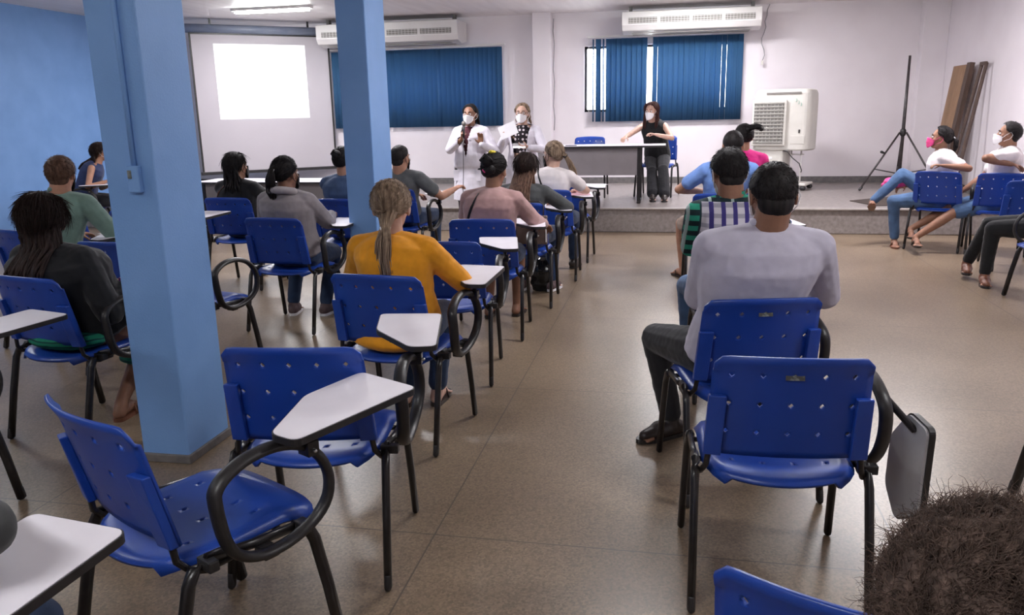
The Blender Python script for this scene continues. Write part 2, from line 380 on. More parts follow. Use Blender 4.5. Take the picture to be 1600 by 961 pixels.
# ------------------------------------------------------------ blinds
def blind_build(nt, b):
    noise_col((0.022, 0.085, 0.19), (0.032, 0.115, 0.24), 3, 4, (1, 1, 0.4))(nt, b)
BLIND = mat('blue_blind_fabric', (0.03, 0.10, 0.22), 0.8, build=blind_build)
_nt = BLIND.node_tree; _tr = nd(_nt, 'ShaderNodeBsdfTranslucent'); _tr.inputs[0].default_value = (0.03, 0.13, 0.30, 1)
_mx = nd(_nt, 'ShaderNodeMixShader'); _mx.inputs[0].default_value = 0.30
_o = _nt.nodes['Material Output']; _nt.links.new(_nt.nodes['Principled BSDF'].outputs[0], _mx.inputs[1]); _nt.links.new(_tr.outputs[0], _mx.inputs[2]); _nt.links.new(_mx.outputs[0], _o.inputs[0])
def blinds(x0, x1, z0, z1, y, label, openings, missing=()):
    t = thing('vertical_blind', ((x0 + x1) / 2, y, z1), 0, label, 'window blind')
    w = x1 - x0; n = round(w / 0.083); h = z1 - z0; slat = None
    obj('head_rail', B().box((0, 0, 0.035), (w + 0.12, 0.04, 0.03)), ACM, t, bev=0.004)
    rng = random.Random(int(abs(x0) * 100))
    for i in range(n):
        x = -w / 2 + (i + 0.5) * w / n
        if i in missing: continue
        if slat is None:
            s = B(); k = 7; P = [(-0.0445 + 0.089 * j / (k - 1), 0.006 * math.sin(math.pi * j / (k - 1))) for j in range(k)]
            zz = [-h, -h * 0.5, 0.0]
            vs = [(px, py, z) for z in zz for px, py in P]; fs = [(r * k + j, r * k + j + 1, (r + 1) * k + j + 1, (r + 1) * k + j) for r in range(2) for j in range(k - 1)]
            s.add(vs, fs); o = slat = obj('slat', s, BLIND, t, sm=True, solid=0.0012, fix=False)
        else:
            o = slat.copy(); COL.objects.link(o); o.parent = t
        o.location = (x, 0.004 * (i % 2), 0)
        o.rotation_euler = (0, 0, openings.get(i, R(rng.uniform(6, 15))))
    tp = B(); tp.tube([(-w / 2 - 0.03, -0.02, 0.02), (-w / 2 - 0.03, -0.02, -h * 0.45), (-w / 2 - 0.03, -0.015, -h * 0.9)], 0.003, 6)
    obj('pull_cord', tp, WHITEP, t)
    return t
blinds(-5.95, -2.90, 1.30, 2.60, WALLY - 0.10, 'closed dark blue vertical blind behind the two presenters', {10: R(50), 11: R(55), 13: R(40), 20: R(24), 15: R(30), 23: R(40)})
blinds(-1.40, 1.03, 1.34, 2.66, WALLY - 0.10, 'dark blue vertical blind with open gaps behind the seated speaker', {0: R(80), 1: R(20), 2: R(78), 5: R(24), 7: R(22), 10: R(26), 12: R(30), 17: R(24), 19: R(22), 21: R(24), 23: R(22), 25: R(26)}, (11,))

# ------------------------------------------------------------ air conditioners
def aircon(x0, x1, z0, label, y=13.3):
    w = x1 - x0; t = thing('air_conditioner', ((x0 + x1) / 2, y, z0), 0, label, 'air conditioner', 'ceiling air conditioners')
    h = CEIL - z0 - 0.10; d = 0.62
    prof = [(0.0, 0.10), (0.0, h), (d, h), (d, 0.02), (0.30, -0.02), (0.06, 0.02)]
    b = B(); b.rings([[(sx, p[0], p[1]) for p in prof] for sx in (-w / 2, w / 2)]); obj('casing', b, ACM, t, bev=0.012)
    nb = 4 if w > 1.5 else 4; gw = (w - 0.16) / nb
    for i in range(nb):
        cx = -w / 2 + 0.08 + (i + 0.5) * gw
        g = B(); g.box((cx, -0.004, 0.165), (gw - 0.05, 0.012, 0.085)); o = obj('vent', g, VENTM, t)
        g = B()
        for k in range(3): g.box((cx, -0.012, 0.135 + k * 0.03), (gw - 0.05, 0.012, 0.004))
        for k in range(9): g.box((cx + (k - 4) * (gw - 0.06) / 9, -0.011, 0.165), (0.004, 0.008, 0.083))
        obj('louvre', g, ACM, o)
    g = B()
    for k in range(9): g.box((0, 0.10 + k * 0.05, -0.012 - 0.0 * k), (w - 0.3, 0.018, 0.006))
    obj('intake_grille', g, VENTM, t)
    for sx in (-1, 1): obj('hanger', B().box((sx * (w / 2 - 0.12), 0.3, h + 0.05), (0.05, 0.10, 0.10)), DARKG, t)
    return t
aircon(-5.95, -3.50, 2.67, 'cream ceiling air conditioner above the blind behind the presenters')
aircon(-0.86, 1.24, 2.70, 'cream ceiling air conditioner above the blind behind the seated speaker')
t = thing('hanging_cable', (1.33, 13.93, 2.24), 0, 'grey cable dangling down the white wall beside the air conditioner', 'cable')
obj('wire', B().tube([(0.03 * math.sin(k * 1.3) + (0.06 if k > 7 else 0), 0.0, k * 0.085) for k in range(11)], 0.007, 6), mat('grey_wire', (0.3, 0.28, 0.3), 0.5, build=noise_col((0.25, 0.24, 0.25), (0.36, 0.34, 0.36), 10)), t, sm=True)
obj('plug', B().box((0.0, -0.01, -0.03), (0.035, 0.03, 0.07)), WHITEP, t, bev=0.006)
t = thing('wall_pipe', (-2.02, 13.93, STAGE), 0, 'thin dark cable running down the white wall beside the white column', 'cable')
obj('wire', B().tube([(0.01 * math.sin(k * 2.1), 0, 0.9 + k * 0.2) for k in range(10)], 0.008, 6), bpy.data.materials['grey_wire'], t, sm=True)

# ------------------------------------------------------------ writing chair
def shell(nx, ny, f, holes, hs, th):
    """sheet with real diamond-shaped holes; f(u,v)->xyz, u,v in 0..1; holes = set of (i,j)"""
    b = B(); idx = {}
    def vid(u, v):
        k = (round(u, 5), round(v, 5))
        if k not in idx: idx[k] = len(b.v); b.v.append(tuple(f(u, v)))
        return idx[k]
    for i in range(nx):
        for j in range(ny):
            u0, u1, v0, v1 = i / nx, (i + 1) / nx, j / ny, (j + 1) / ny
            c = [vid(u0, v0), vid(u1, v0), vid(u1, v1), vid(u0, v1)]
            if (i, j) in holes:
                um, vm = (u0 + u1) / 2, (v0 + v1) / 2
                d = [vid(um, vm - hs[1]), vid(um + hs[0], vm), vid(um, vm + hs[1]), vid(um - hs[0], vm)]
                b.f += [(c[0], c[1], d[1], d[0]), (c[1], c[2], d[2], d[1]), (c[2], c[3], d[3], d[2]), (c[3], c[0], d[0], d[3])]
            else: b.f.append(tuple(c))
    b.m = [0] * len(b.f)
    return b
def back_f(u, v):   # v 0 bottom .. 1 top
    s = 2 * u - 1
    hw = 0.232 - 0.012 * v
    z = 0.500 + 0.342 * v; z -= 0.022 * max(0, (abs(s) - 0.86) / 0.14) ** 2 * (v > 0.9) + 0.012 * s * s * v
    y = -0.205 - 0.10 * v + 0.055 * s * s * (0.5 + 0.5 * v) - 0.02 * max(0, v - 0.85) / 0.15 * 0.6
    return V((s * hw, y, z))
def seat_f(u, v):   # v 0 rear .. 1 front
    s = 2 * u - 1; r = 1 - 0.10 * (abs(s) ** 4)
    yy = -0.255 + 0.505 * v
    if v < 0.25: hw = 0.225 * math.sqrt(max(0.0, 1 - ((0.25 - v) / 0.25) ** 2 * 0.45))
    else: hw = 0.228
    y = yy + (0.05 * s * s * (1 - v) ** 2) - 0.035 * (abs(s) ** 4) * v
    z = 0.447 - 0.016 * math.cos(s * 1.5) * math.sin(min(1, v * 1.15) * math.pi) + 0.012 * v - 0.035 * max(0, v - 0.80) ** 1.0 / 0.2 * 0.8 - 0.020 * max(0, 0.12 - v) / 0.12 - 0.022 * max(0, abs(s) - 0.9) / 0.1
    return V((s * hw, y, z))
def leg_b(sx, front):
    b = B()
    x = 0.262 * sx
    if front: pts = [(x, 0.255, 0.012), (x * 0.985, 0.225, 0.2), (x * 0.965, 0.195, 0.36), (x * 0.955, 0.175, 0.405), (x * 0.95, 0.13, 0.423)]
    else: pts = [(x, -0.275, 0.012), (x * 0.99, -0.225, 0.24), (x * 0.98, -0.185, 0.40), (x * 0.97, -0.165, 0.435), (x * 0.96, -0.13, 0.447), (x * 0.955, -0.08, 0.443)]
    b.tube(pts, 0.0135, 10, rx=0.019, upv=(0, 1, 0.2))
    return b
DESK = [(0.11, 0.52), (0.355, 0.52), (0.40, 0.06), (0.31, 0.05), (0.145, 0.28)]
DESKZ = 0.74
def loop_pts():
    prof = [(-0.112, 0.640), (-0.085, 0.664), (-0.03, 0.686), (0.03, 0.694), (0.09, 0.690), (0.15, 0.668), (0.195, 0.625), (0.218, 0.565), (0.212, 0.50), (0.175, 0.45), (0.11, 0.418), (0.04, 0.408), (-0.02, 0.418), (-0.07, 0.450), (-0.100, 0.50), (-0.114, 0.56), (-0.118, 0.615)]
    out = []; n = len(prof)
    for i in range(n):
        p0, p1, p2, p3 = [V(prof[(i + k) % n]) for k in (-1, 0, 1, 2)]
        for q in range(3):
            u = q / 3; c = 0.5 * ((2 * p1) + (p2 - p0) * u + (2 * p0 - 5 * p1 + 4 * p2 - p3) * u * u + (3 * p1 - p0 - 3 * p2 + p3) * u ** 3); out.append(tuple(c))
    return out
GRP = 'blue writing chairs with side desks'
def make_chair(desk='up', arm=True):
    t = thing('writing_chair', (0, 0, 0), 0, 'x', 'chair', GRP)
    holes = {(2 + 4 * i, j) for i in range(5) for j in (3, 7, 11)}
    obj('backrest', shell(21, 14, back_f, holes, (0.0205, 0.029), 0.008), BLUEP, t, sm=True, solid=0.009, fix=False)
    bp = [k for k in kids(t)][0]
    for sx in (-1, 1):
        pk = B(); rs = []
        for v in (0.0, 0.3, 0.62):
            a = back_f(0.5 + sx * 0.5, v); c = back_f(0.5 + sx * 0.40, v)
            rs.append([a + V((sx * 0.006, -0.006, 0)), a + V((sx * 0.006, -0.030, 0)), c + V((0, -0.028, 0)), c + V((0, -0.004, 0))])
        pk.rings(rs)
        obj('upright_socket', pk, BLUEP, bp, bev=0.004)
    sh = {(3 + 4 * i, j) for i in range(4) for j in (3, 6, 9)}
    obj('seat', shell(19, 14, seat_f, sh, (0.014, 0.020), 0.01), BLUEP, t, sm=True, solid=0.012, fix=False)
    for sx in (-1, 1):
        for fr in (0, 1):
            l = obj('leg', leg_b(sx, fr), BLACKM, t, sm=True)
            y = 0.257 if fr else -0.277
            obj('foot_cap', B().cap((0.262 * sx, y, 0.013), (0.262 * sx, y - (0.006 if fr else -0.008), 0.05), 0.0125, 0.0125, 10, 1.5, (0, 1, 0)), BLACKP, l, sm=True)
    f = B()
    for sx in (-1, 1): f.tube([(0.25 * sx, -0.10, 0.443), (0.25 * sx, 0.0, 0.430), (0.25 * sx, 0.14, 0.422)], 0.0105, 10, rx=0.014)
    for y, z in ((-0.07, 0.425), (0.10, 0.420)): f.tube([(x, y, z) for x in (-0.25, 0, 0.25)], 0.0095, 8)
    obj('seat_frame', f, BLACKM, t, sm=True)
    for sx in (-1, 1):
        g = B().tube([(0.215 * sx, -0.208, 0.60), (0.218 * sx, -0.198, 0.52), (0.226 * sx, -0.192, 0.46), (0.240 * sx, -0.165, 0.428), (0.25 * sx, -0.13, 0.418), (0.25 * sx, -0.06, 0.422)], 0.0095, 10)
        obj('back_upright', g, BLACKM, t, sm=True)
    if arm:
        pts = [(0.288 + 0.02 * math.sin((z - 0.40) / 0.32 * math.pi), y, z) for y, z in loop_pts()]
        a = obj('arm_loop', B().tube(pts, 0.022, 12, closed=True, rx=0.0145, upv=None), BLACKP, t, sm=True)
        for c, d in (((0.272, 0.03, 0.405), (0.05, 0.045, 0.03)), ((0.272, 0.15, 0.425), (0.05, 0.035, 0.03)), ((0.262, -0.13, 0.44), (0.06, 0.03, 0.03))): obj('arm_clamp', B().box(c, d), BLACKP, a, bev=0.004)
        if desk == 'up':
            d = obj('writing_desk', B().prism(roundpoly(DESK, 0.028), DESKZ - 0.012, DESKZ), LAMI, t)
            e = B(); pl = roundpoly(DESK, 0.028); cx = sum(p[0] for p in pl) / len(pl); cy = sum(p[1] for p in pl) / len(pl)
            pl2 = []
            for i, p in enumerate(pl):
                a0 = V(pl[i - 1]); a1 = V(pl[(i + 1) % len(pl)]); tt = (a1 - a0).normalized(); nn = V((tt.y, -tt.x))
                if nn.dot(V((p[0] - cx, p[1] - cy))) < 0: nn = -nn
                pl2.append((p[0] + nn.x * 0.004, p[1] + nn.y * 0.004))
            e.prism(pl2, DESKZ - 0.020, DESKZ - 0.002)
            obj('desk_edging', e, BLACKP, d)
            s = B(); s.tube([(0.31, 0.16, 0.655), (0.31, 0.18, 0.70), (0.30, 0.20, DESKZ - 0.02)], 0.012, 8); s.box((0.27, 0.22, DESKZ - 0.024), (0.12, 0.05, 0.008)); s.box((0.31, 0.16, 0.665), (0.045, 0.035, 0.04))
            br = obj('desk_bracket', s, BLACKM, d)
            obj('bolt', B().cap((0.285, 0.16, 0.66), (0.338, 0.16, 0.66), 0.006, 0.006, 8), CHROME, br, sm=True)
        elif desk == 'down':
            rot = Matrix.Translation(V((0.464, -0.034, 0))) @ Matrix(((-0.12, 0, 0.993), (0.993, 0, 0.12), (0, 1, 0))).to_4x4()
            pl = roundpoly([(0, 0.53), (0.13, 0.54), (0.24, 0.42), (0.25, 0.24), (0.16, 0.15), (0.01, 0.24)], 0.025)
            n = B(); n.prism(pl, -0.006, 0.006); n.v = [tuple(rot @ V(p)) for p in n.v]; d = obj('writing_desk', n, GREYU, t)
            n = B(); pl2 = [(0.11 + (p[0] - 0.11) * 1.06, 0.37 + (p[1] - 0.37) * 1.04) for p in pl]; n.prism(pl2, 0.002, 0.020); n.v = [tuple(rot @ V(p)) for p in n.v]
            obj('desk_edging', n, BLACKP, d)
            obj('desk_bracket', B().tube([(0.31, 0.16, 0.66), (0.36, 0.08, 0.60), (0.45, 0.04, 0.50)], 0.013, 8), BLACKM, d, bev=0.004)
    return t
CH_UP = make_chair('up'); CH_DOWN = make_chair('down'); CH_NODESK = make_chair(None); CH_PLAIN = make_chair(None, False)
_used = set()
def chair(src, x, y, yaw, label, z=0.0, tagon=False, group=GRP):
    if src.name in _used: t = copy_tree(src)
    else: t = src; _used.add(src.name)
    t.location = (x, y, z); t.rotation_euler = (0, 0, R(yaw)); t['label'] = label; t['group'] = group
    if tagon:
        p = back_f(0.5, 0.82) + V((0, -0.0058, 0))
        rot = Euler((R(-12), 0, 0)).to_matrix()
        obj('asset_tag', B().box(p, (0.052, 0.002, 0.019), rot), TAGM, t)
    return t
# aisle row of the left block, from the viewer to the stage
chair(CH_UP, -1.285, 1.86, -28, 'nearest empty blue chair on the left, turned towards the aisle')
chair(CH_UP, -1.182, 2.465, 8, 'empty blue writing chair just right of the near blue pillar')
chair(CH_UP, -1.262, 3.58, -6, 'blue writing chair holding the woman in the yellow blouse')
chair(CH_UP, -1.28, 4.51, 6, 'empty blue writing chair in front of the woman in the yellow blouse')
chair(CH_UP, -1.265, 5.46, 4, 'blue writing chair holding the woman in the dusty pink jacket')
chair(CH_UP, -1.20, 6.42, 2, 'blue writing chair with a brown bag hanging on its back')
chair(CH_UP, -1.13, 7.49, 2, 'blue writing chair under the woman in white with the blond ponytail')
chair(CH_UP, -1.10, 8.43, -2, 'frontmost chair of the left aisle row, white paper on its desk')
# middle rows of the left block
chair(CH_NODESK, -2.87, 4.36, -14, 'blue chair behind the near blue pillar with only its arm loop side showing')
chair(CH_UP, -2.74, 5.46, -3, 'blue writing chair holding the woman in the grey hooded jacket')
chair(CH_UP, -3.88, 6.80, 0, 'blue writing chair under the woman in black before the projection screen')
chair(CH_UP, -2.80, 6.70, 0, 'blue writing chair under the person in denim by the far blue pillar')
chair(CH_UP, -2.62, 7.65, -4, 'blue writing chair under the man in the dark grey T-shirt')
chair(CH_UP, -4.12, 5.86, -3, 'empty blue writing chair behind the near blue pillar with its white desk showing')
# left block beside the wall
chair(CH_UP, -1.455, 0.79, -8, 'blue writing chair in the bottom left corner with a white desk')
chair(CH_UP, -2.93, 2.42, -14, 'blue writing chair at the left edge whose white desk reaches behind the woman in black')
chair(CH_UP, -2.86, 3.38, -12, 'blue writing chair under the woman in the black top and green skirt')
chair(CH_UP, -4.18, 4.78, -14, 'blue writing chair under the man in the green shirt')
chair(CH_NODESK, -4.95, 6.1, -10, 'empty blue chair beside the left wall in front of the man in green')
chair(CH_NODESK, -3.20, 4.36, -4, 'empty blue chair in front of the woman in the green skirt')
chair(CH_UP, -7.42, 9.15, -68, 'blue writing chair against the left wall under the woman in the navy sleeveless top')
# right block
chair(CH_PLAIN, 0.375, 1.345, -20, 'blue chair back cut off by the bottom edge beside the curly head')
chair(CH_PLAIN, 0.34, 0.66, -6, 'chair under the curly-haired person at the bottom edge')
chair(CH_DOWN, 0.335, 2.56, 3, 'empty blue writing chair with its grey desk folded down at its side', tagon=True)
chair(CH_UP, 0.28, 3.29, 13, 'blue writing chair holding the man in the white shirt', tagon=True)
chair(CH_UP, 0.38, 4.42, 4, 'blue writing chair under the man in the plaid shirt')
chair(CH_UP, 0.50, 5.62, 6, 'empty blue writing chair between the plaid shirt man and the light blue shirt')
chair(CH_UP, 0.37, 7.15, 2, 'blue writing chair under the person in the light blue shirt')
chair(CH_UP, 0.70, 8.25, 0, 'blue writing chair under the person in the bright pink top')
chair(CH_NODESK, 2.82, 9.38, -30, 'blue chair the woman in the pink mask leans her arm on')
chair(CH_NODESK, 3.28, 9.15, -14, 'blue chair the man in the white T-shirt leans his arm on')
chair(CH_NODESK, 3.20, 8.30, -6, 'blue chair cut off by the right edge, back towards the viewer')
chair(CH_NODESK, 2.90, 6.75, 90, 'blue chair under the person in brown shoes at the right edge')
chair(CH_NODESK, 1.72, 3.35, 55, 'chair almost outside the right edge, only a black leg showing')
# stage chairs
chair(CH_PLAIN, -1.22, 11.78, 180, 'empty blue chair behind the stage table', STAGE)
chair(CH_PLAIN, -0.24, 11.88, 168, 'blue chair under the seated speaker on the stage', STAGE)

# ------------------------------------------------------------ tables
def table(x0, x1, y0, y1, z, top, label, px0, px1, legs):
    t = thing('folding_table', ((x0 + x1) / 2, (y0 + y1) / 2, z), 0, label, 'table')
    cx, cy = (x0 + x1) / 2, (y0 + y1) / 2
    obj('table_top', B().box((0, 0, top - 0.014), (x1 - x0, y1 - y0, 0.028)), LAMI, t, bev=0.004)
    obj('table_edging', B().box((0, 0, top - 0.018), (x1 - x0 + 0.008, y1 - y0 + 0.008, 0.024)), BLACKP, t)
    obj('front_panel', B().box(((px0 + px1) / 2 - cx, y0 + 0.06 - cy, top - 0.21), (px1 - px0, 0.018, 0.36)), GREYM, t, bev=0.002)
    for lx in legs:
        for ly in (0.06, y1 - y0 - 0.06):
            l = obj('leg', B().box((lx - cx, y0 + ly - cy, (top - 0.03) / 2), (0.05, 0.035, top - 0.03)), BLACKM, t, bev=0.006)
        obj('foot_bar', B().box((lx - cx, 0, 0.02), (0.045, y1 - y0 - 0.04, 0.03)), BLACKM, t, bev=0.006)
    return t
table(-2.05, -0.12, 10.84, 11.36, STAGE, 0.76, 'grey table with papers on the stage in front of the seated speaker', -1.95, -0.47, (-1.93, -0.455))
table(-5.90, -3.95, 9.22, 9.78, 0, 0.75, 'white-topped grey table on the floor below the projection screen', -5.80, -4.05, (-5.80, -4.05))
ZT = STAGE + 0.76
def flat(name, label, cat, c, w, d, rz, m, th=0.002, group=None, bev=0.0):
    o = obj(name, B().box((0, 0, th / 2), (w, d, th)), m, bev=bev); o.location = c; o.rotation_euler = (0, 0, R(rz)); return tag(o, label, cat, group)
flat('paper_sheet', 'white sheet lying at the left end of the stage table', 'paper', (-1.55, 11.0, ZT), 0.30, 0.21, 8, PAPER)
flat('paper_sheet', 'white sheet lying in the middle of the stage table', 'paper', (-1.12, 11.02, ZT), 0.30, 0.21, -14, PAPER)
flat('paper_sheet', 'white sheet under the outstretched hand of the seated speaker', 'paper', (-0.78, 11.08, ZT), 0.22, 0.28, 24, PAPER)
flat('paper_sheet', 'pinkish sheet at the right end of the stage table', 'paper', (-0.33, 10.98, ZT), 0.30, 0.20, 4, PINKP)
o = flat('mobile_phone', 'dark phone lying at the left end of the stage table', 'phone', (-1.36, 10.93, ZT), 0.15, 0.075, 12, BLACKP, 0.009, bev=0.003)
def on_desk(cx, cy, yaw, lx, ly): # local desk point -> world
    c, s = math.cos(R(yaw)), math.sin(R(yaw)); return (cx + c * lx - s * ly, cy + s * lx + c * ly, DESKZ)
flat('paper_sheet', 'white sheet on the desk of the front chair of the left aisle row', 'paper', on_desk(-1.10, 8.43, -2, 0.25, 0.33), 0.20, 0.28, -20, PAPER)
flat('paper_sheet', 'pink sheet on the desk of the woman in white with the blond ponytail', 'paper', on_desk(-1.13, 7.49, 2, 0.25, 0.33), 0.20, 0.28, 10, PINKP)
flat('paper_sheet', 'white sheet on the desk of the man in the grey T-shirt', 'paper', on_desk(-2.62, 7.65, -4, 0.25, 0.33), 0.20, 0.28, -10, PAPER)
flat('paper_sheet', 'white sheet under the hand of the man in the green shirt', 'paper', on_desk(-4.18, 4.78, -14, 0.25, 0.36), 0.20, 0.26, -30, PAPER)
flat('folder', 'purple folder on the desk of the woman in the green skirt', 'folder', on_desk(-2.86, 3.38, -12, 0.255, 0.29), 0.24, 0.32, -12, mat('purple_plastic', (0.20, 0.05, 0.28), 0.4, build=noise_col((0.17, 0.04, 0.24), (0.24, 0.07, 0.33), 8)), 0.02, bev=0.004)

# ------------------------------------------------------------ evaporative cooler
t = thing('air_cooler', (1.62, 12.95, STAGE), 0, 'ivory portable evaporative cooler on a wheeled stand on the stage', 'air cooler')
t.rotation_euler = (0, 0, R(-22))
b = B(); pl = roundpoly([(-0.42, -0.26), (0.40, -0.26), (0.44, 0.10), (0.36, 0.30), (-0.38, 0.30), (-0.43, 0.1)], 0.10, 6)
b.rings([[(x * k, y * k, z) for x, y in pl] for z, k in ((0.58, 0.94), (0.60, 1.0), (1.30, 1.0), (1.40, 0.985), (1.45, 0.93), (1.462, 0.82))])
obj('housing', b, WHITEP, t, sm=False, bev=0.01)
g = B(); g.box((-0.17, -0.275, 0.98), (0.50, 0.05, 0.66)); gf = obj('grille_frame', g, WHITEP, t, bev=0.012)
GR = mat('cooler_vent_grey', (0.20, 0.195, 0.18), 0.6, build=noise_col((0.13, 0.125, 0.12), (0.25, 0.24, 0.22), 60))
g = B(); g.box((-0.17, -0.290, 0.98), (0.43, 0.03, 0.59)); gv = obj('vent_opening', g, GR, t)
g = B()
for k in range(12): g.box((-0.17, -0.308, 0.70 + k * 0.051), (0.43, 0.014, 0.016), Euler((R(25), 0, 0)).to_matrix())
for k in range(8): g.box((-0.17 + (k - 3.5) * 0.054, -0.306, 0.98), (0.008, 0.012, 0.59))
obj('louvres', g, mat('louvre_grey', (0.36, 0.35, 0.32), 0.5, build=noise_col((0.33, 0.32, 0.29), (0.40, 0.39, 0.36), 10)), gv)
g = B(); g.box((0.02, -0.262, 1.405), (0.5, 0.012, 0.03)); obj('control_strip', g, VENTM, t, bev=0.003)
g = B()
for k in range(3):
    pts = [(0.20 + 0.035 * k + 0.012 * math.sin(q), -0.263, 1.28 - 0.03 * k + q * 0.015) for q in range(4)]; g.tube(pts, 0.005, 6)
obj('green_leaf_mark', g, mat('mint_print', (0.35, 0.55, 0.46), 0.5, build=noise_col((0.33, 0.53, 0.44), (0.38, 0.58, 0.49), 8)), t)
g = B(); g.box((0.27, -0.264, 0.86), (0.02, 0.01, 0.05)); obj('drain_latch', g, BLACKP, t)
g = B(); g.box((0.25, -0.262, 0.74), (0.20, 0.006, 0.12)); obj('tank_panel', g, WHITEP, t, bev=0.003)
g = B(); g.box((-0.16, -0.02, 0.40), (0.42, 0.44, 0.38)); obj('water_tank', g, WHITEP, t, bev=0.03)
g = B(); [g.box((-0.16 + dx, -0.243, 0.47), (0.07, 0.006, 0.02)) for dx in (-0.1, 0.02)]; obj('tank_marks', g, PAPER, t)
for sx in (-0.30, 0.14, 0.28): obj('stand_post', B().tube([(sx, -0.10, 0.60), (sx, -0.10, 0.10)], 0.012, 8), ACM, t, sm=True)
obj('stand_rail', B().tube([(0.10, -0.10, 0.52), (0.32, -0.10, 0.52)], 0.010, 8), ACM, t, sm=True)
g = B(); g.box((0.0, -0.02, 0.085), (0.80, 0.46, 0.035)); obj('stand_base', g, WHITEP, t, bev=0.01)
for sx in (-0.36, 0.36):
    for sy in (-0.22, 0.18): obj('caster', B().cap((sx - 0.012, sy, 0.035), (sx + 0.012, sy, 0.035), 0.033, 0.033, 12), BLACKP, t, sm=True)
obj('power_cord', B().tube([(0.05, -0.24, 0.58), (0.12, -0.28, 0.57), (0.20, -0.28, 0.48), (0.30, -0.27, 0.40), (0.34, -0.27, 0.30), (0.33, -0.26, 0.27)], 0.008, 6), BLACKP, t, sm=True)

# ------------------------------------------------------------ tripod speaker stand
TRX, TRY = 3.22, 12.75
t = thing('tripod_stand', (TRX, TRY, STAGE), 0, 'tall black tripod stand without a speaker on the stage', 'tripod stand')
STM = mat('worn_black_tube', (0.035, 0.028, 0.03), 0.35, build=noise_col((0.025, 0.02, 0.022), (0.06, 0.05, 0.05), 30))
obj('pole', B().tube([(0, 0, 0.10), (0, 0, 1.0), (0, 0, 1.88)], [0.024, 0.024, 0.017], 12), STM, t, sm=True)
obj('collar', B().cap((0, 0, 0.80), (0, 0, 0.84), 0.042, 0.042, 12), BLACKP, t, sm=True)
g = B(); g.cap((0, 0, 0.22), (0, 0, 0.25), 0.034, 0.034, 12); obj('sleeve', g, BLACKP, t, sm=True)
for a in (200, 318, 80):
    ca, sa = math.cos(R(a)), math.sin(R(a))
    l = obj('leg', B().tube([(0.05 * ca, 0.05 * sa, 0.82), (0.60 * ca, 0.60 * sa, 0.03)], 0.014, 8), STM, t, sm=True)
    obj('rubber_foot', B().cap((0.58 * ca, 0.58 * sa, 0.05), (0.605 * ca, 0.605 * sa, 0.022), 0.019, 0.02, 8), BLACKP, l, sm=True)
    obj('brace', B().tube([(0.03 * ca, 0.03 * sa, 0.235), (0.40 * ca, 0.40 * sa, 0.31)], 0.009, 6), STM, t, sm=True)
g = B(); g.cap((-0.24, -0.09, 0.53), (-0.29, -0.10, 0.55), 0.013, 0.02, 8); obj('knob', g, BLACKP, t, sm=True)

# ------------------------------------------------------------ boards leaning on the right wall
def lean(name, label, y, w, h, m, th, bx, tx, frame=None, yy=0.0):
    t = thing(name, (bx, y, STAGE), 0, label, 'board')
    a = math.atan2(tx - bx, h); rot = Matrix.Rotation(a, 4, 'Y') @ Matrix.Rotation(R(yy), 4, 'X')
    L = math.hypot(h, tx - bx)
    g = B(); g.box((0, 0, L / 2 + 0.005), (th, w, L)); g.v = [tuple(rot @ V(p)) for p in g.v]; obj('panel', g, m, t, bev=0.003)
    if frame:
        g = B()
        for sy in (-1, 1): g.box((-th * 0.6, sy * (w / 2 - 0.02), L / 2 + 0.005), (th, 0.045, L))
        for sz in (0.03, L - 0.03): g.box((-th * 0.6, 0, sz), (th, w, 0.05))
        g.v = [tuple(rot @ V(p)) for p in g.v]; obj('edge_strip', g, frame, t, bev=0.003)
    return t
lean('leaning_board', 'brown wooden table top leaning against the right wall by the corner', 12.72, 0.62, 1.72, BROWNW, 0.03, 3.70, 3.90, yy=0)
lean('dark_board', 'dark wooden board leaning against the right wall beside the brown one', 12.36, 0.14, 1.74, DARKW, 0.06, 3.68, 3.90, yy=0)
t = thing('wooden_frame', (3.66, 11.95, STAGE), 0, 'narrow dark wooden frame leaning against the right wall, nearest the viewer', 'frame')
g = B(); g.tube([(0, 0.14, 0.01), (0.27, 0.08, 1.72)], 0.024, 4); g.tube([(0, -0.16, 0.01), (0.27, -0.08, 1.72)], 0.024, 4); g.box((0.26, 0, 1.71), (0.03, 0.2, 0.045)); g.box((0.01, 0, 0.06), (0.03, 0.26, 0.045))
obj('frame_bars', g, DARKW, t)
# mat on the stage edge
o = obj('floor_mat', B().prism(roundpoly([(2.25, 11.2), (2.95, 11.75), (2.95, 10.75), (2.45, 10.62)], 0.02), STAGE, STAGE + 0.008), mat('brown_mat', (0.05, 0.035, 0.03), 0.9, build=noise_col((0.04, 0.028, 0.024), (0.07, 0.05, 0.04), 60))); tag(o, 'dark brown mat lying on the stage near its edge', 'mat')

# ------------------------------------------------------------ helmet
t = thing('motorcycle_helmet', (-1.10, 6.86, 0), R(20), 'glossy black motorcycle helmet on the floor beside the aisle chairs', 'helmet')
HELM = mat('gloss_black', (0.012, 0.012, 0.013), 0.12, build=noise_col((0.010, 0.010, 0.011), (0.016, 0.016, 0.017), 5))
g = B(); g.ball((0, 0, 0.165), (0.125, 0.15, 0.14)); g.ball((0, 0.05, 0.09), (0.105, 0.13, 0.085)); g.cap((0, 0, 0.03), (0, 0, 0.06), 0.10, 0.12)
remesh('helmet_shell', g, HELM, t, 0.008, 4)
g = B()
for k in range(15):
    a = R(-70 + 10 * k); 
vs = []; fs = []
for i, z in enumerate((0.11, 0.145, 0.18, 0.21)):
    for k in range(15):
        a = R(-75 + 150 / 14 * k); rr = math.sqrt(max(0.01, 1 - ((z - 0.165) / 0.15) ** 2)); vs.append((0.134 * rr * math.sin(a), 0.158 * rr * math.cos(a) + 0.004, z))
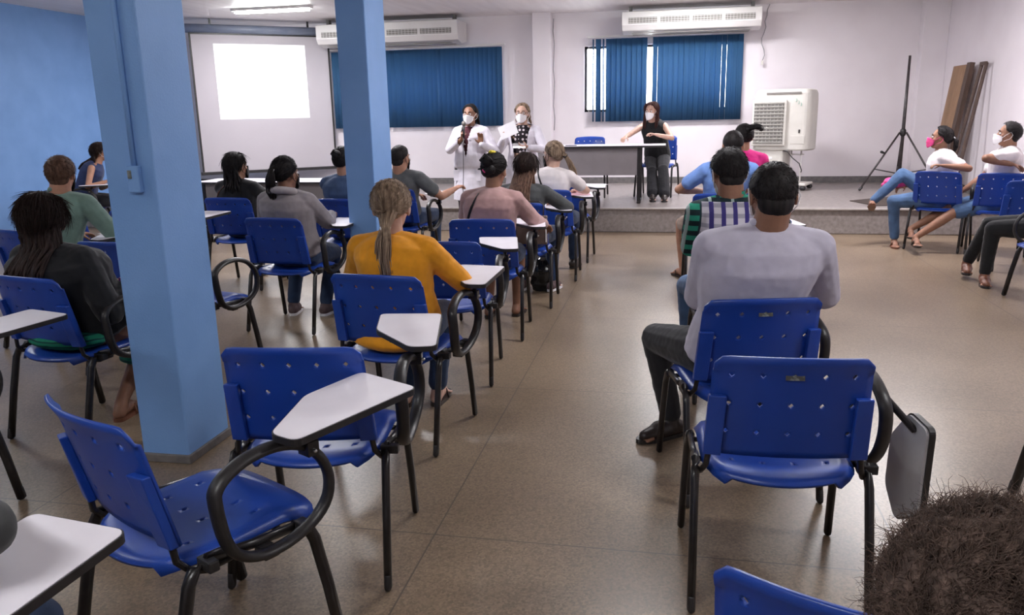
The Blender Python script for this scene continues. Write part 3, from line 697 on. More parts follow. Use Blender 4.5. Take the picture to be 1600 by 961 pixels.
for i in range(3):
    for k in range(14): fs.append((i * 15 + k, i * 15 + k + 1, (i + 1) * 15 + k + 1, (i + 1) * 15 + k))
g.add(vs, fs); obj('visor', g, mat('smoked_visor', (0.03, 0.03, 0.035), 0.06, build=noise_col((0.025, 0.025, 0.03), (0.035, 0.035, 0.04), 3)), t, sm=True, solid=0.004, fix=False)
obj('chin_strap', B().tube([(0.08, 0.06, 0.03), (0.12, 0.14, 0.02), (0.08, 0.20, 0.012), (0.0, 0.19, 0.012)], 0.008, 6), BLACKP, t, sm=True)

# ------------------------------------------------------------ people
def ik(a, t, l1, l2, hint):
    a = V(a); t = V(t); d = t - a; L = d.length
    if L > (l1 + l2) * 0.985: t = a + d * ((l1 + l2) * 0.985 / L); d = t - a; L = d.length
    L = max(L, abs(l1 - l2) + 0.03); u = d.normalized()
    x = (l1 * l1 - l2 * l2 + L * L) / (2 * L); h = math.sqrt(max(0, l1 * l1 - x * x))
    p = V(hint) - a; p = p - u * p.dot(u)
    if p.length < 1e-4: p = V((0, 0, -1)) - u * u.dot(V((0, 0, -1)))
    return a + u * x + p.normalized() * h, t
def frame(fwd, up):
    f = V(fwd).normalized(); r = f.cross(V(up)).normalized(); u = r.cross(f); return Matrix((r, f, u)).transposed()
def hand(b, w, d, n, curl, side, k=1.0, grip=False):
    """wrist w, direction d, palm normal n (way the palm faces), side +1 right hand"""
    d = V(d).normalized(); n = V(n); n = (n - d * n.dot(d)).normalized(); s = d.cross(n) * side   # s points to the thumb side
    s = -s if False else s
    w = V(w)
    for o in (-0.026, -0.009, 0.009, 0.026):
        b.cap(w + s * o * 0.7 * k + d * 0.005 * k, w + s * o * k + d * 0.075 * k, 0.0135 * k, 0.012 * k, 8)
    lens = (0.070, 0.080, 0.075, 0.060)
    for i, o in enumerate((0.029, 0.010, -0.010, -0.029)):
        base = w + s * o * k + d * 0.080 * k; dd = (d + s * (0.10 if i == 0 else 0.03 if i == 1 else -0.05 if i == 2 else -0.13)).normalized()
        L = lens[i] * k; ang = 0.0; p = base; r = 0.0092 * k
        for j, fr in enumerate((0.45, 0.31, 0.24)):
            ang += curl * (0.8 if j == 0 else 1.1) * (1 + 0.08 * i)
            q = p + (dd * math.cos(ang) + n * math.sin(ang)) * (L * fr); b.cap(p, q, r, r * 0.9, 8); p = q; r *= 0.9
    base = w + s * 0.026 * k + d * 0.018 * k
    t1 = base + (s * 0.75 + d * 0.6 + n * (0.35 + 0.4 * curl)).normalized() * 0.045 * k
    t2 = t1 + (s * (0.35 - 0.5 * curl) + d * 0.8 + n * (0.3 + 0.8 * curl)).normalized() * 0.032 * k
    b.cap(base, t1, 0.014 * k, 0.0105 * k, 8); b.cap(t1, t2, 0.0105 * k, 0.0085 * k, 8)
EYEW = mat('eye_white', (0.75, 0.73, 0.72), 0.25, build=noise_col((0.72, 0.70, 0.69), (0.78, 0.76, 0.75), 30))
EYEB = mat('eye_dark', (0.02, 0.012, 0.01), 0.15, build=noise_col((0.015, 0.01, 0.008), (0.03, 0.018, 0.014), 60))
HB = hairmat('black_hair', (0.006, 0.005, 0.006), (0.020, 0.016, 0.016), 0.38)
HD = hairmat('dark_brown_hair', (0.012, 0.007, 0.006), (0.032, 0.017, 0.014), 0.4)
HBR = hairmat('brown_hair', (0.055, 0.028, 0.018), (0.14, 0.075, 0.05), 0.42)
HBL = hairmat('ash_blond_hair', (0.10, 0.062, 0.042), (0.40, 0.29, 0.20), 0.42)
MASKW = mat('white_mask_cloth', (0.80, 0.78, 0.80), 0.8, build=noise_col((0.77, 0.75, 0.77), (0.83, 0.81, 0.83), 20))
MASKB = mat('black_mask_cloth', (0.015, 0.014, 0.016), 0.8, build=noise_col((0.012, 0.011, 0.013), (0.022, 0.02, 0.023), 20))
MASKP = mat('pink_mask_cloth', (0.75, 0.06, 0.25), 0.8, build=noise_col((0.70, 0.05, 0.22), (0.80, 0.08, 0.28), 20))
SK1 = skinmat('skin_tan', (0.42, 0.22, 0.145)); SK2 = skinmat('skin_brown', (0.27, 0.135, 0.085)); SK3 = skinmat('skin_fair', (0.56, 0.35, 0.27))
GOLD = mat('yellow_elastic', (0.75, 0.60, 0.04), 0.6, build=noise_col((0.70, 0.55, 0.03), (0.82, 0.66, 0.06), 40))
def hairline(p, kind):
    """>0 where hair grows; p is a unit direction in head space (x right, y forward, z up)"""
    f = p.y; z = p.z
    side = 1 - min(1, abs(p.x) * 1.05)
    line = 0.52 + 0.10 * side if z > 0.25 else (0.52 + (z - 0.25) * 0.95)
    low = -0.80 if kind == 'short' else -0.88
    a = line - f; bq = (z - (low - 0.5 * max(0, -f - 0.05) + 0.55 * max(0, f + 0.15))) * 1.2
    return min(a, bq)
def hair_cap(b, HM, rad, cen, thick, kind, seed, lump=0.0):
    n, m = 56, 40; vs = []; fs = []
    for i in range(m + 1):
        a = -math.pi / 2 + math.pi * i / m
        for j in range(n):
            t = 2 * math.pi * j / n; p = V((math.cos(a) * math.cos(t), math.cos(a) * math.sin(t), math.sin(a)))
            h = hairline(p, kind); k = max(0, min(1, (h + 0.04) / 0.22)); k = k * k * (3 - 2 * k)
            nz = noise.noise(p * 7 + V((seed, 0, 0))) * 0.002 + noise.noise(V((p.x * 30, p.y * 30, p.z * 4 + seed))) * 0.0015 + lump * noise.noise(p * 4.5 + V((0, seed, 0)))
            o = -0.016 * (1 - k) + (thick + nz) * k
            vs.append(HM @ (V(cen) + V((p.x * (rad[0] + o), p.y * (rad[1] + o), p.z * (rad[2] + o)))))
    for i in range(m):
        for j in range(n): fs.append((i * n + j, i * n + (j + 1) % n, (i + 1) * n + (j + 1) % n, (i + 1) * n + j))
    b.add(vs, fs)
def strands(b, HM, rad, cen, thick, kind, N, ln, rnd, seed, comb=(0, -0.4, -1), width=0.0011, curl=0.0, stand=0.35):
    rng = random.Random(seed); made = 0
    cb = V(comb)
    while made < N:
        p = V((rng.gauss(0, 1), rng.gauss(0, 1), rng.gauss(0, 1))).normalized()
        if hairline(p, kind) < 0.06: continue
        made += 1
        o = thick * rng.uniform(0.75, 1.0)
        c = V(cen) + V((p.x * (rad[0] + o), p.y * (rad[1] + o), p.z * (rad[2] + o)))
        t = cb - p * cb.dot(p)
        if t.length < 0.15: t += V((rng.uniform(-.5, .5), -0.5, 0))
        t = (t.normalized() + V((rng.uniform(-1, 1), rng.uniform(-1, 1), rng.uniform(-1, 1))) * rnd).normalized()
        L = ln * rng.uniform(0.6, 1.3); pts = []; q = c.copy(); dr = (t + p * stand).normalized(); ax = V((rng.uniform(-1, 1), rng.uniform(-1, 1), rng.uniform(-1, 1))).normalized()
        seg = 5 if curl else 3
        for s in range(seg + 1):
            pts.append(HM @ q); q = q + dr * (L / seg)
            if curl: dr = (Matrix.Rotation(curl * rng.uniform(0.6, 1.4), 3, ax) @ dr - p * 0.16).normalized()
            else: dr = (dr - p * 0.22).normalized()
        w = width * rng.uniform(0.7, 1.3)
        b.tube(pts, [w * (1 - 0.75 * s / seg) for s in range(seg + 1)], 3)
def lock(b, pts, r, seed, n=40, wob=0.012, width=0.004):
    """bundle of hair: tapered tubes following pts (world/local) with radius list r"""
    rng = random.Random(seed); pts = [V(p) for p in pts]; k = len(pts)
    for _ in range(n):
        a = rng.uniform(0, 2 * math.pi); q = math.sqrt(rng.random()); ph = rng.uniform(0, 6); out = []
        for i, p in enumerate(pts):
            d = (pts[min(i + 1, k - 1)] - pts[max(i - 1, 0)]).normalized(); x = d.cross(V((0.3, 1, 0.2))).normalized(); y = d.cross(x)
            rr = r[i] * q; aa = a + 0.25 * math.sin(ph + i)
            out.append(p + x * rr * math.cos(aa) + y * rr * math.sin(aa) * 0.6 + V((rng.uniform(-1, 1), rng.uniform(-1, 1), 0)) * wob * 0.15)
        e = rng.uniform(0.75, 1.0)
        out = out[:max(3, int(round(k * e)))]
        b.tube(out, [width * (1 - 0.6 * i / (len(out) - 1)) for i in range(len(out))], 5)
def drape(o_list, pts, nrm, off=0.006):
    """follow the clothed body: each point is pushed back until it touches the surface along -nrm"""
    trees = []
    for o in o_list:
        me = o.data; trees.append(BVHTree.FromPolygons([v.co.copy() for v in me.vertices], [tuple(p.vertices) for p in me.polygons]))
    out = []
    for p in pts:
        best = None; st = V(p) + V(nrm) * 0.5
        for tr in trees:
            h = tr.ray_cast(st, -V(nrm), 1.2)
            if h[0] is not None and (best is None or (h[0] - st).length < (best - st).length): best = h[0]
        if best is not None: out.append(best + V(nrm) * off)
    return out
def person(label, root, yaw, head, skin=SK1, hair=HB, style='short', top=None, topkind='long', bottom=None, botkind='long', shoe=None, shoekind='shoe',
           hy=0, hp=0, tilt=0, mask=None, armR=None, armL=None, legR=None, legL=None, stand=False, bulk=1.0, female=False, zbase=0.0, vox=0.0095, seed=1,
           seat=None, group=None, topmats=None, cut=None, wr=0.004, palms=None, curls=(0.5, 0.5), wrist_dirs=(None, None), hsc=1.0, twist=0.0, tophem=None, extra=None, hemb=False):
    t = thing('person', (root[0], root[1], zbase), R(yaw), label, 'person', group)
    RI = Matrix.Rotation(-R(yaw), 4, 'Z') @ Matrix.Translation(V((-root[0], -root[1], -zbase)))
    Lc = lambda p: RI @ V(p)
    H = Lc(head)
    P = V((0, -0.175 + 0.145 * bulk, 0.555)) if not stand else V((0, 0, 0.90))
    if seat is not None: P = Lc(seat)
    up = (H - P).normalized()
    nk = (up * 0.7 + V((0, 0, 0.3))).normalized()
    N = H - nk * 0.132 + V((0, -0.022, 0))
    sh = 0.155 if female else 0.182
    sh *= (0.92 + 0.08 * bulk) * (1 if bulk < 1.1 else 1.05)
    mid = (P + N) / 2 + V((0, -0.015 if not stand else 0.0, 0))
    def spine(s):
        return P * (1 - s) ** 2 + (mid * 2 - (P + N) / 2) * 2 * s * (1 - s) + N * s * s
    Tw = Matrix.Rotation(R(twist), 3, 'Z')
    xs = Tw @ V((1, 0, 0)); S0 = spine(0.86)
    shR = S0 + xs * sh + V((0, 0, -0.005)); shL = S0 - xs * sh + V((0, 0, -0.005))
    upl, fol = (0.275, 0.245) if female else (0.295, 0.262)
    dR = armR or ((0.34, 0.02, 0.62), (0.20, 0.33, 0.775)); dL = armL or ((-0.34, 0.02, 0.60), (-0.02, 0.33, 0.72))
    wl = lambda p, w: Lc(p) if w else V(p)
    eR, wR = ik(shR, wl(dR[1], armR is not None), upl, fol, wl(dR[0], armR is not None))
    eL, wL = ik(shL, wl(dL[1], armL is not None), upl, fol, wl(dL[0], armL is not None))
    hw = 0.095 if not female else 0.09
    hipR = P + V((hw, 0.01, -0.02)); hipL = P + V((-hw, 0.01, -0.02))
    if stand:
        kR, aR = V((0.10, 0.03, 0.50)), V((0.11, 0.0, 0.085)); kL, aL = V((-0.10, 0.03, 0.50)), V((-0.11, 0.0, 0.085))
        fR = fL = V((0, 1, 0))
    else:
        kR, aR = ik(hipR, Lc(legR[1]) if legR else V((0.13, 0.40, 0.09)), 0.43, 0.42, Lc(legR[0]) if legR else V((0.14, 0.5, 0.9)))
        kL, aL = ik(hipL, Lc(legL[1]) if legL else V((-0.13, 0.36, 0.09)), 0.43, 0.42, Lc(legL[0]) if legL else V((-0.14, 0.5, 0.9)))
        fR = V(((kR - hipR).x, (kR - hipR).y, 0)).normalized(); fL = V(((kL - hipL).x, (kL - hipL).y, 0)).normalized()
        if legR and len(legR) > 2: fR = V(legR[2]).normalized()
        if legL and len(legL) > 2: fL = V(legL[2]).normalized()
    HM = Matrix.Translation(H) @ Euler((R(hp), R(tilt), R(hy)), 'ZXY').to_matrix().to_4x4() if False else Matrix.Translation(H) @ (Matrix.Rotation(R(hy), 4, 'Z') @ Matrix.Rotation(R(hp), 4, 'X') @ Matrix.Rotation(R(tilt), 4, 'Y'))
    HM = HM @ Matrix.Scale(hsc, 4)
    # ---- body
    b = B()
    def hb(c, r): b.ball((0, 0, 0), 1, None); b.v[-(14 * 8 + 2):] = [tuple(HM @ V((c[0] + x * r[0], c[1] + y * r[1], c[2] + z * r[2]))) for x, y, z in b.v[-(14 * 8 + 2):]]
    def hc(p, q, r1, r2): b.cap(HM @ V(p), HM @ V(q), r1, r2, 10)
    hb((0, -0.012, 0.018), (0.075, 0.095, 0.088)); hb((0, 0.026, -0.030), (0.060, 0.064, 0.080)); hb((0, 0.046, -0.088), (0.038, 0.036, 0.028))
    hc((0, 0.082, 0.012), (0, 0.106, -0.026), 0.009, 0.0125); hc((-0.010, 0.094, -0.030), (0.010, 0.094, -0.030), 0.009, 0.009)
    hc((-0.018, 0.083, -0.058), (0.018, 0.083, -0.058), 0.008, 0.008); hc((-0.034, 0.076, 0.022), (0.034, 0.076, 0.022), 0.010, 0.010)
    hb((0.046, 0.052, -0.022), (0.020, 0.022, 0.022)); hb((-0.046, 0.052, -0.022), (0.020, 0.022, 0.022))
    for sx in (-1, 1): hb((0.079 * sx, -0.008, -0.012), (0.010, 0.021, 0.033))
    nr = 0.050 if female else 0.064
    b.cap(HM @ V((0, -0.020, -0.055)), N + V((0, 0, -0.03)), nr, nr * 1.12, 14)
    b.cap(N + V((0, 0, -0.035)), S0 + xs * sh * 0.75 + V((0, 0, 0.0)), 0.060, 0.048, 12); b.cap(N + V((0, 0, -0.035)), S0 - xs * sh * 0.75, 0.060, 0.048, 12)
    def torso(b, wid, dep, s0=-0.10, s1=0.92, grow=0.0):
        rs = []; K = 12
        prof = [(-0.10, 0.125, 0.085), (0.0, 0.165, 0.115), (0.15, 0.16, 0.118), (0.35, 0.148, 0.108), (0.55, 0.158, 0.112), (0.72, 0.172, 0.118), (0.86, 0.168, 0.100), (0.95, 0.120, 0.072), (1.0, 0.07, 0.055)]
        for s, w_, d_ in prof:
            c = spine(max(s, -0.2)); tg = (spine(s + 0.05) - spine(s - 0.05)).normalized(); tw = Matrix.Rotation(R(twist) * max(0, s), 3, 'Z'); x = tw @ V((1, 0, 0)); y = tg.cross(x).normalized() * -1
            y = tg.cross(x).normalized(); y = y if y.y > 0 else -y
            w2 = w_ * wid * (sh / 0.182 if s > 0.5 else (1.0 if not female else 0.97)) + grow; d2 = d_ * dep + grow
            rs.append([c + x * (w2 * math.copysign(abs(math.cos(q)) ** 0.85, math.cos(q))) + y * (d2 * math.copysign(abs(math.sin(q)) ** 0.9, math.sin(q))) for q in [2 * math.pi * j / 20 for j in range(20)]])
        b.rings(rs)
    torso(b, 0.90, 0.86)
    b.ball(P + V((0, 0, -0.01)), (0.14, 0.115, 0.10))
    for sgn, shd, e, w_, sideN in ((1, shR, eR, wR, 0), (-1, shL, eL, wL, 1)):
        am = bulk ** 0.7 * (0.86 if female else 1.0)
        b.cap(shd, e, 0.049 * am, 0.036 * am); b.cap(e, e + (w_ - e) * 0.35, 0.037 * am, 0.037 * am); b.cap(e + (w_ - e) * 0.35, w_, 0.037 * am, 0.023 * (0.9 if female else 1))
        dd = (w_ - e).normalized()
        if wrist_dirs[sideN] is not None: dd = (Matrix.Rotation(-R(yaw), 3, 'Z') @ V(wrist_dirs[sideN])).normalized()
        pn = V((0, 0, -1)) if palms is None or palms[sideN] is None else Matrix.Rotation(-R(yaw), 3, 'Z') @ V(palms[sideN])
        if abs(pn.normalized().dot(dd)) > 0.95: pn = V((-sgn, 0.2, 0))
        hand(b, w_, dd, pn, curls[sideN], sgn if True else -sgn, 0.92 if female else 1.0)
    for hip, kn, an, ff in ((hipR, kR, aR, fR), (hipL, kL, aL, fL)):
        b.cap(hip, kn, 0.082 * bulk, 0.053); b.cap(kn, kn + (an - kn) * 0.32, 0.052, 0.053); b.cap(kn + (an - kn) * 0.32, an, 0.053, 0.031)
        hl = an + V((0, 0, -0.045)) - ff * 0.03; sd = ff.cross(V((0, 0, 1)))
        dz = -0.03 if ff.z == 0 else 0
        b.cap(hl + V((0, 0, 0.0)), an + ff * 0.07 + V((0, 0, -0.035)), 0.030, 0.032); b.cap(an + ff * 0.05 + V((0, 0, -0.035)), an + ff * 0.125 + V((0, 0, -0.052)), 0.034, 0.024)
        b.cap(an + V((0, 0, -0.005)), hl, 0.034, 0.033)
        for q in range(5):
            o = (q - 2) * 0.0165; ln = 0.165 - abs(q - 1) * 0.006
            b.cap(an + sd * o + ff * 0.125 + V((0, 0, -0.064)), an + sd * o * 1.15 + ff * ln + V((0, 0, -0.068)), 0.0105, 0.009, 8)
    body = remesh('body', b, skin, t, vox, 2)
    # ---- face details
    g = B(); g.cm = 0
    for sx in (-1, 1):
        c = V((0.031 * sx, 0.0755, 0.004)); n0 = len(g.v); g.ball((0, 0, 0), 1, None, 10, 7); g.v[n0:] = [tuple(HM @ (c + V((x * 0.0145, y * 0.0125, z * 0.0095)))) for x, y, z in g.v[n0:]]
    g.cm = 1
    for sx in (-1, 1):
        c = V((0.031 * sx, 0.084, 0.004)); n0 = len(g.v); g.ball((0, 0, 0), 1, None, 8, 6); g.v[n0:] = [tuple(HM @ (c + V((x * 0.0072, y * 0.0052, z * 0.0072)))) for x, y, z in g.v[n0:]]
    obj('eyes', g, [EYEW, EYEB], t, sm=True)
    g = B()
    for sx in (-1, 1): g.tube([HM @ V((0.014 * sx, 0.0875, 0.026)), HM @ V((0.032 * sx, 0.0845, 0.033)), HM @ V((0.050 * sx, 0.072, 0.028))], [0.003, 0.0035, 0.002], 6)
    obj('eyebrows', g, hair if hair is not HBL else HBR, t, sm=True)
    # ---- mask
    if mask:
        vs = []; fs = []; nu, nv = 19, 9
        for j in range(nv):
            z = -0.112 + 0.108 * j / (nv - 1)
            for i in range(nu):
                u = (i / (nu - 1) - 0.5) * 2; a = u * R(74); top_ = z > -0.004 - 0.03 * abs(u)
                zz = min(z, -0.002 - 0.028 * abs(u) ** 1.3); zz = max(zz, -0.116 + 0.050 * abs(u) ** 1.5)
                bul = 0.030 * math.exp(-(u * 3.2) ** 2) * (1 - ((j / (nv - 1) - 0.62) * 1.15) ** 2) + (0.003 if j % 3 else 0)
                rx = 0.071 - 0.014 * (1 - j / (nv - 1)); ry = 0.064
                vs.append(HM @ V((rx * math.sin(a), 0.034 + ry * math.cos(a) + bul, zz)))
        for j in range(nv - 1):
            for i in range(nu - 1): fs.append((j * nu + i, j * nu + i + 1, (j + 1) * nu + i + 1, (j + 1) * nu + i))
        g = B().add(vs, fs); mk = obj('face_mask', g, mask, t, sm=True, solid=0.003, fix=False)
        for sx in (-1, 1):
            obj('ear_loop', B().tube([HM @ V(p) for p in ((0.068 * sx, 0.052, -0.035), (0.078 * sx, 0.022, -0.005), (0.088 * sx, -0.012, 0.02), (0.092 * sx, -0.03, -0.008), (0.084 * sx, -0.01, -0.045), (0.066 * sx, 0.040, -0.070))], 0.0022, 5), mask, mk, sm=True)
    # ---- clothes
    sd = seed * 7.3
    def wrink(co, n):
        return wr * (noise.noise(co * 7 + V((sd, 0, 0))) + 0.6 * noise.noise(V((co.x * 9, co.y * 9, co.z * 22)) + V((0, sd, 0)))) + 0.0015 * noise.noise(co * 40)
    g = B(); torso(g, 0.98 * bulk, 1.0 * bulk, grow=0.012)
    sl = {'long': 1.0, 'three': 0.55, 'short': 0.0, 'none': -1}[topkind]
    if hemb: g.ball(P + V((0, -0.115, -0.055)), (0.205, 0.13, 0.052)); g.ball(P + V((0, -0.03, -0.01)), (0.19, 0.15, 0.09))
    for shd, e, w_, sg in ((shR, eR, wR, 1), (shL, eL, wL, -1)):
        am = bulk ** 0.7 * (0.88 if female else 1.0)
        g.cap(N + V((0, -0.005, -0.035)), shd - xs * 0.02 * sg + V((0, 0, 0.008)), 0.064 * bulk ** 0.6 if sl >= 0 else 0.045, 0.062 * am if sl >= 0 else 0.045)
        if sl >= 0:
            e2 = e if sl > 0 else shd + (e - shd) * 0.62
            g.cap(shd, e2, 0.066 * am, 0.054 * am if sl > 0 else 0.062 * am)
            if sl > 0: g.cap(e, e + (w_ - e) * (0.93 * sl), 0.052 * am, 0.040 * am)
    if tophem:   # longer garment below the waist
        for c, w_, d_ in tophem: pass
        rs = []
        for (s_off, w_, d_) in tophem:
            c = P + V((0, 0, s_off)); rs.append([c + V((w_ * math.cos(q), d_ * math.sin(q), 0)) for q in [2 * math.pi * j / 20 for j in range(20)]])
        g.rings(rs)
    else: g.ball(P + V((0, 0, 0.02)), (0.168 * bulk, 0.135 * bulk, 0.085))
    shirt = remesh('blouse' if female else 'shirt', g, topmats or top, t, vox, 3, disp=wrink, cut=cut, solid=0.004 if cut else 0)
    if topmats and len(topmats) > 1: pass
    if topkind in ('long', 'short') and not female:
        ring = []
        for k in range(14):
            q = 2 * math.pi * k / 14; ring.append(N + V((0.064 * math.cos(q), 0.062 * math.sin(q) + 0.004, 0.018 + (-0.022 * math.sin(q)))))
        obj('collar', B().tube(ring, 0.009, 8, closed=True, rx=0.017), topmats[0] if topmats else top, shirt, sm=True)
    if bottom:
        g = B(); g.ball(P + V((0, 0.0, -0.015)), (0.168 * (0.5 + 0.5 * bulk), 0.13, 0.10))
        for hip, kn, an in ((hipR, kR, aR), (hipL, kL, aL)):
            if botkind == 'skirt': continue
            g.cap(hip, kn + (hip - kn) * (0.0 if botkind != 'shorts' else 0.16), 0.098 * bulk ** 0.6, 0.068 if botkind != 'shorts' else 0.078)
            if botkind == 'long': g.cap(kn, an + (kn - an) * 0.08, 0.066, 0.050)
            if botkind == 'wide': g.cap(kn, an + (kn - an) * 0.05, 0.075, 0.080)
        if botkind == 'skirt':
            g.ball(P + V((0, -0.14, -0.055)), (0.225, 0.14, 0.055))
            mkn = (kR + kL) / 2; rs = []
            for f_, w_, h_ in ((0.0, 0.19, 0.115), (0.25, 0.20, 0.105), (0.5, 0.205, 0.10), (0.75, 0.20, 0.095), (1.0, 0.19, 0.088)):
                c = P.lerp(mkn, f_) + V((0, 0, -0.01)); rs.append([c + V((w_ * math.cos(q), 0, h_ * math.sin(q))) for q in [2 * math.pi * j / 20 for j in range(20)]])
            g.rings(rs)
            am_ = (aR + aL) / 2; rs = []
            for f_, w_, d_ in ((-0.05, 0.19, 0.08), (0.2, 0.20, 0.10), (0.45, 0.20, 0.11)):
                c = mkn.lerp(am_, f_); rs.append([c + V((w_ * math.cos(q), d_ * math.sin(q), 0)) for q in [2 * math.pi * j / 20 for j in range(20)]])
            g.rings(rs)
        nmx = {'skirt': 'skirt', 'shorts': 'shorts'}.get(botkind, 'trousers')
        remesh(nmx, g, bottom, t, vox, 3, disp=wrink)
    if shoe:
        for an, ff in ((aR, fR), (aL, fL)):
            sdv = ff.cross(V((0, 0, 1))); z0 = an.z - 0.085
            def P2(a_, l_, z_): return an + ff * l_ + sdv * a_ + V((0, 0, -0.085 + z_))
            out = [(-0.028, -0.062), (0.028, -0.062), (0.036, 0.0), (0.046, 0.09), (0.040, 0.16), (0.012, 0.195), (-0.02, 0.19), (-0.042, 0.14), (-0.042, 0.06), (-0.034, 0.0)]
            out = roundpoly(out, 0.03, 3)
            sole = B(); n = len(out)
            sole.rings([[P2(x, y, 0.0) for x, y in out], [P2(x, y, 0.020) for x, y in out]])
            if shoekind == 'shoe' or shoekind == 'sneaker':
                u = B(); u.cap(P2(0, -0.03, 0.045), P2(0, 0.07, 0.045), 0.040, 0.046); u.cap(P2(0, 0.06, 0.038), P2(-0.002, 0.15, 0.030), 0.046, 0.030); u.cap(P2(0, 0.0, 0.06), P2(0, 0.01, 0.10), 0.045, 0.040)
                sh_o = remesh('shoe', u, shoe, t, 0.008, 3)
                obj('shoe_sole', sole, PAPER if shoekind == 'sneaker' else BLACKP, sh_o, sm=False)
            else:
                sh_o = obj('sandal', sole, shoe, t)
                g = B()
                g.tube([P2(0.046, 0.06, 0.01), P2(0.030, 0.075, 0.052), P2(0.0, 0.125, 0.046), P2(-0.032, 0.075, 0.052), P2(-0.044, 0.06, 0.01)], 0.004, 6, rx=0.008)
                g.tube([P2(0.0, 0.125, 0.046), P2(0.0, 0.15, 0.012)], 0.004, 6)
                obj('sandal_strap', g, shoe, sh_o, sm=True)
    # ---- hair
    rad = (0.079, 0.099, 0.092); cen = (0, -0.012, 0.020)
    g = B(); kd = 'short' if style in ('short', 'crop', 'curly') else 'long'
    th = {'crop': 0.004, 'short': 0.011, 'curly': 0.014, 'bun': 0.010, 'pony': 0.012, 'long': 0.016, 'highpony': 0.008}[style]
    hair_cap(g, HM, rad, cen, th, kd, sd, 0.006 if style == 'curly' else 0.0)
    hpm = lambda *p: HM @ V(p)
    if style in ('short', 'crop'):
        n0 = len(g.v); g.ball((0, 0, 0), 1, None, 20, 12); g.v[n0:] = [tuple(HM @ V((x * 0.065, -0.044 + y * 0.050, -0.036 + z * 0.062))) for x, y, z in g.v[n0:]]
    nst = int(1300 * (1 if vox < 0.009 else 0.45))
    if style in ('short', 'crop'): strands(g, HM, rad, cen, th, 'short', nst, 0.022 if style == 'short' else 0.010, 0.35, seed, comb=(0.2, 0.5, -0.6))
    if style == 'curly': strands(g, HM, rad, cen, th, 'short', 20000, 0.026, 1.0, seed, comb=(1.0, 0.25, -0.25), curl=0.6, stand=0.10, width=0.0005)
    if style in ('bun', 'pony', 'highpony'): strands(g, HM, rad, cen, th, 'long', nst, 0.05, 0.10, seed, comb=(0, -1, 0.1 if style != 'pony' else -0.5), stand=0.05, width=0.0018)
    if style == 'bun':
        g.ball(hpm(0, -0.125, 0.045), 0.040); lock(g, [hpm(0, -0.10, 0.02), hpm(0.035, -0.14, 0.05), hpm(0.0, -0.165, 0.075), hpm(-0.035, -0.14, 0.05), hpm(0, -0.13, 0.02)], [0.02] * 5, seed, 26)
    if style in ('long',):
        strands(g, HM, rad, cen, th, 'long', nst, 0.08, 0.10, seed, comb=(0, -0.35, -1), stand=0.05, width=0.002)
    hp_o = None
    hairobj = obj('hair', g, hair, t, sm=True, fix=False)
    xt = dict(t=t, HM=HM, hpm=hpm, N=N, P=P, S0=S0, xs=xs, sh=sh, shirt=shirt, body=body, hair=hairobj, hm=hair, wR=wR, wL=wL, eR=eR, eL=eL, Lc=Lc, spine=spine, seed=seed, RI=RI, kR=kR, kL=kL, aR=aR, aL=aL, HMm=HM)
    if extra: extra(xt)
    return xt
def ponytail(x, pts, r, n=60, tie=None, m=None, width=0.004):
    g = B(); lock(g, pts, r, x['seed'], n, width=width)
    o = obj('ponytail', g, m or x['hm'], x['hair'], sm=True)
    if tie: obj('hair_tie', B().tube([pts[1] + V((0.021 * math.cos(q), 0.012 * math.sin(q), 0.014 * math.sin(q))) for q in [2 * math.pi * k / 12 for k in range(12)]], 0.006, 6, closed=True), tie, x['hair'], sm=True)
    return o
def backlen(x, top_w, drop, wid=0.10, m=None, n=110, spread=1.25, lay=0.02):
    """long loose hair hanging over the back, touching it"""
    g = B(); rng = random.Random(x['seed']); HM = x['HM']
    for i in range(n):
        u = rng.uniform(-1, 1); st = HM @ V((0.070 * u, -0.085 * math.sqrt(1 - 0.75 * u * u) - 0.012, rng.uniform(-0.02, 0.05)))
        pts = [st]; L = drop * rng.uniform(0.78, 1.0)
        for k in range(1, 6):
            f = k / 5; pts.append(V((st.x + u * 0.02 * spread * f + 0.008 * math.sin(f * 6 + i), st.y - 0.012, st.z - L * f)))
        out = [pts[0], pts[1]]
        dr = drape([x['shirt'], x['body']], pts[2:], (0, -1, 0), 0.008 + rng.uniform(0, lay))
        for p, q in zip(pts[2:], dr if len(dr) == 4 else pts[2:]):
            qq = q.copy()
            if qq.y > out[-1].y + 0.03: qq.y = out[-1].y + 0.02
            out.append(qq)
        g.tube(out, [0.007, 0.0075, 0.0075, 0.007, 0.006, 0.003], 6, rx=None)
    return obj('loose_hair', g, m or x['hm'], x['hair'], sm=True)
def crossbelt(x, a, c, m, r=0.009, name='bag_strap', nrm=(0, -1, 0), n=14):
    pts = [V(a).lerp(V(c), k / n) for k in range(n + 1)]
    pts = drape([x['shirt']], pts, nrm, 0.003)
    if len(pts) > 3: obj(name, B().tube(pts, 0.0025, 6, rx=r, upv=(1, 0, 1)), m, x['t'], sm=True)

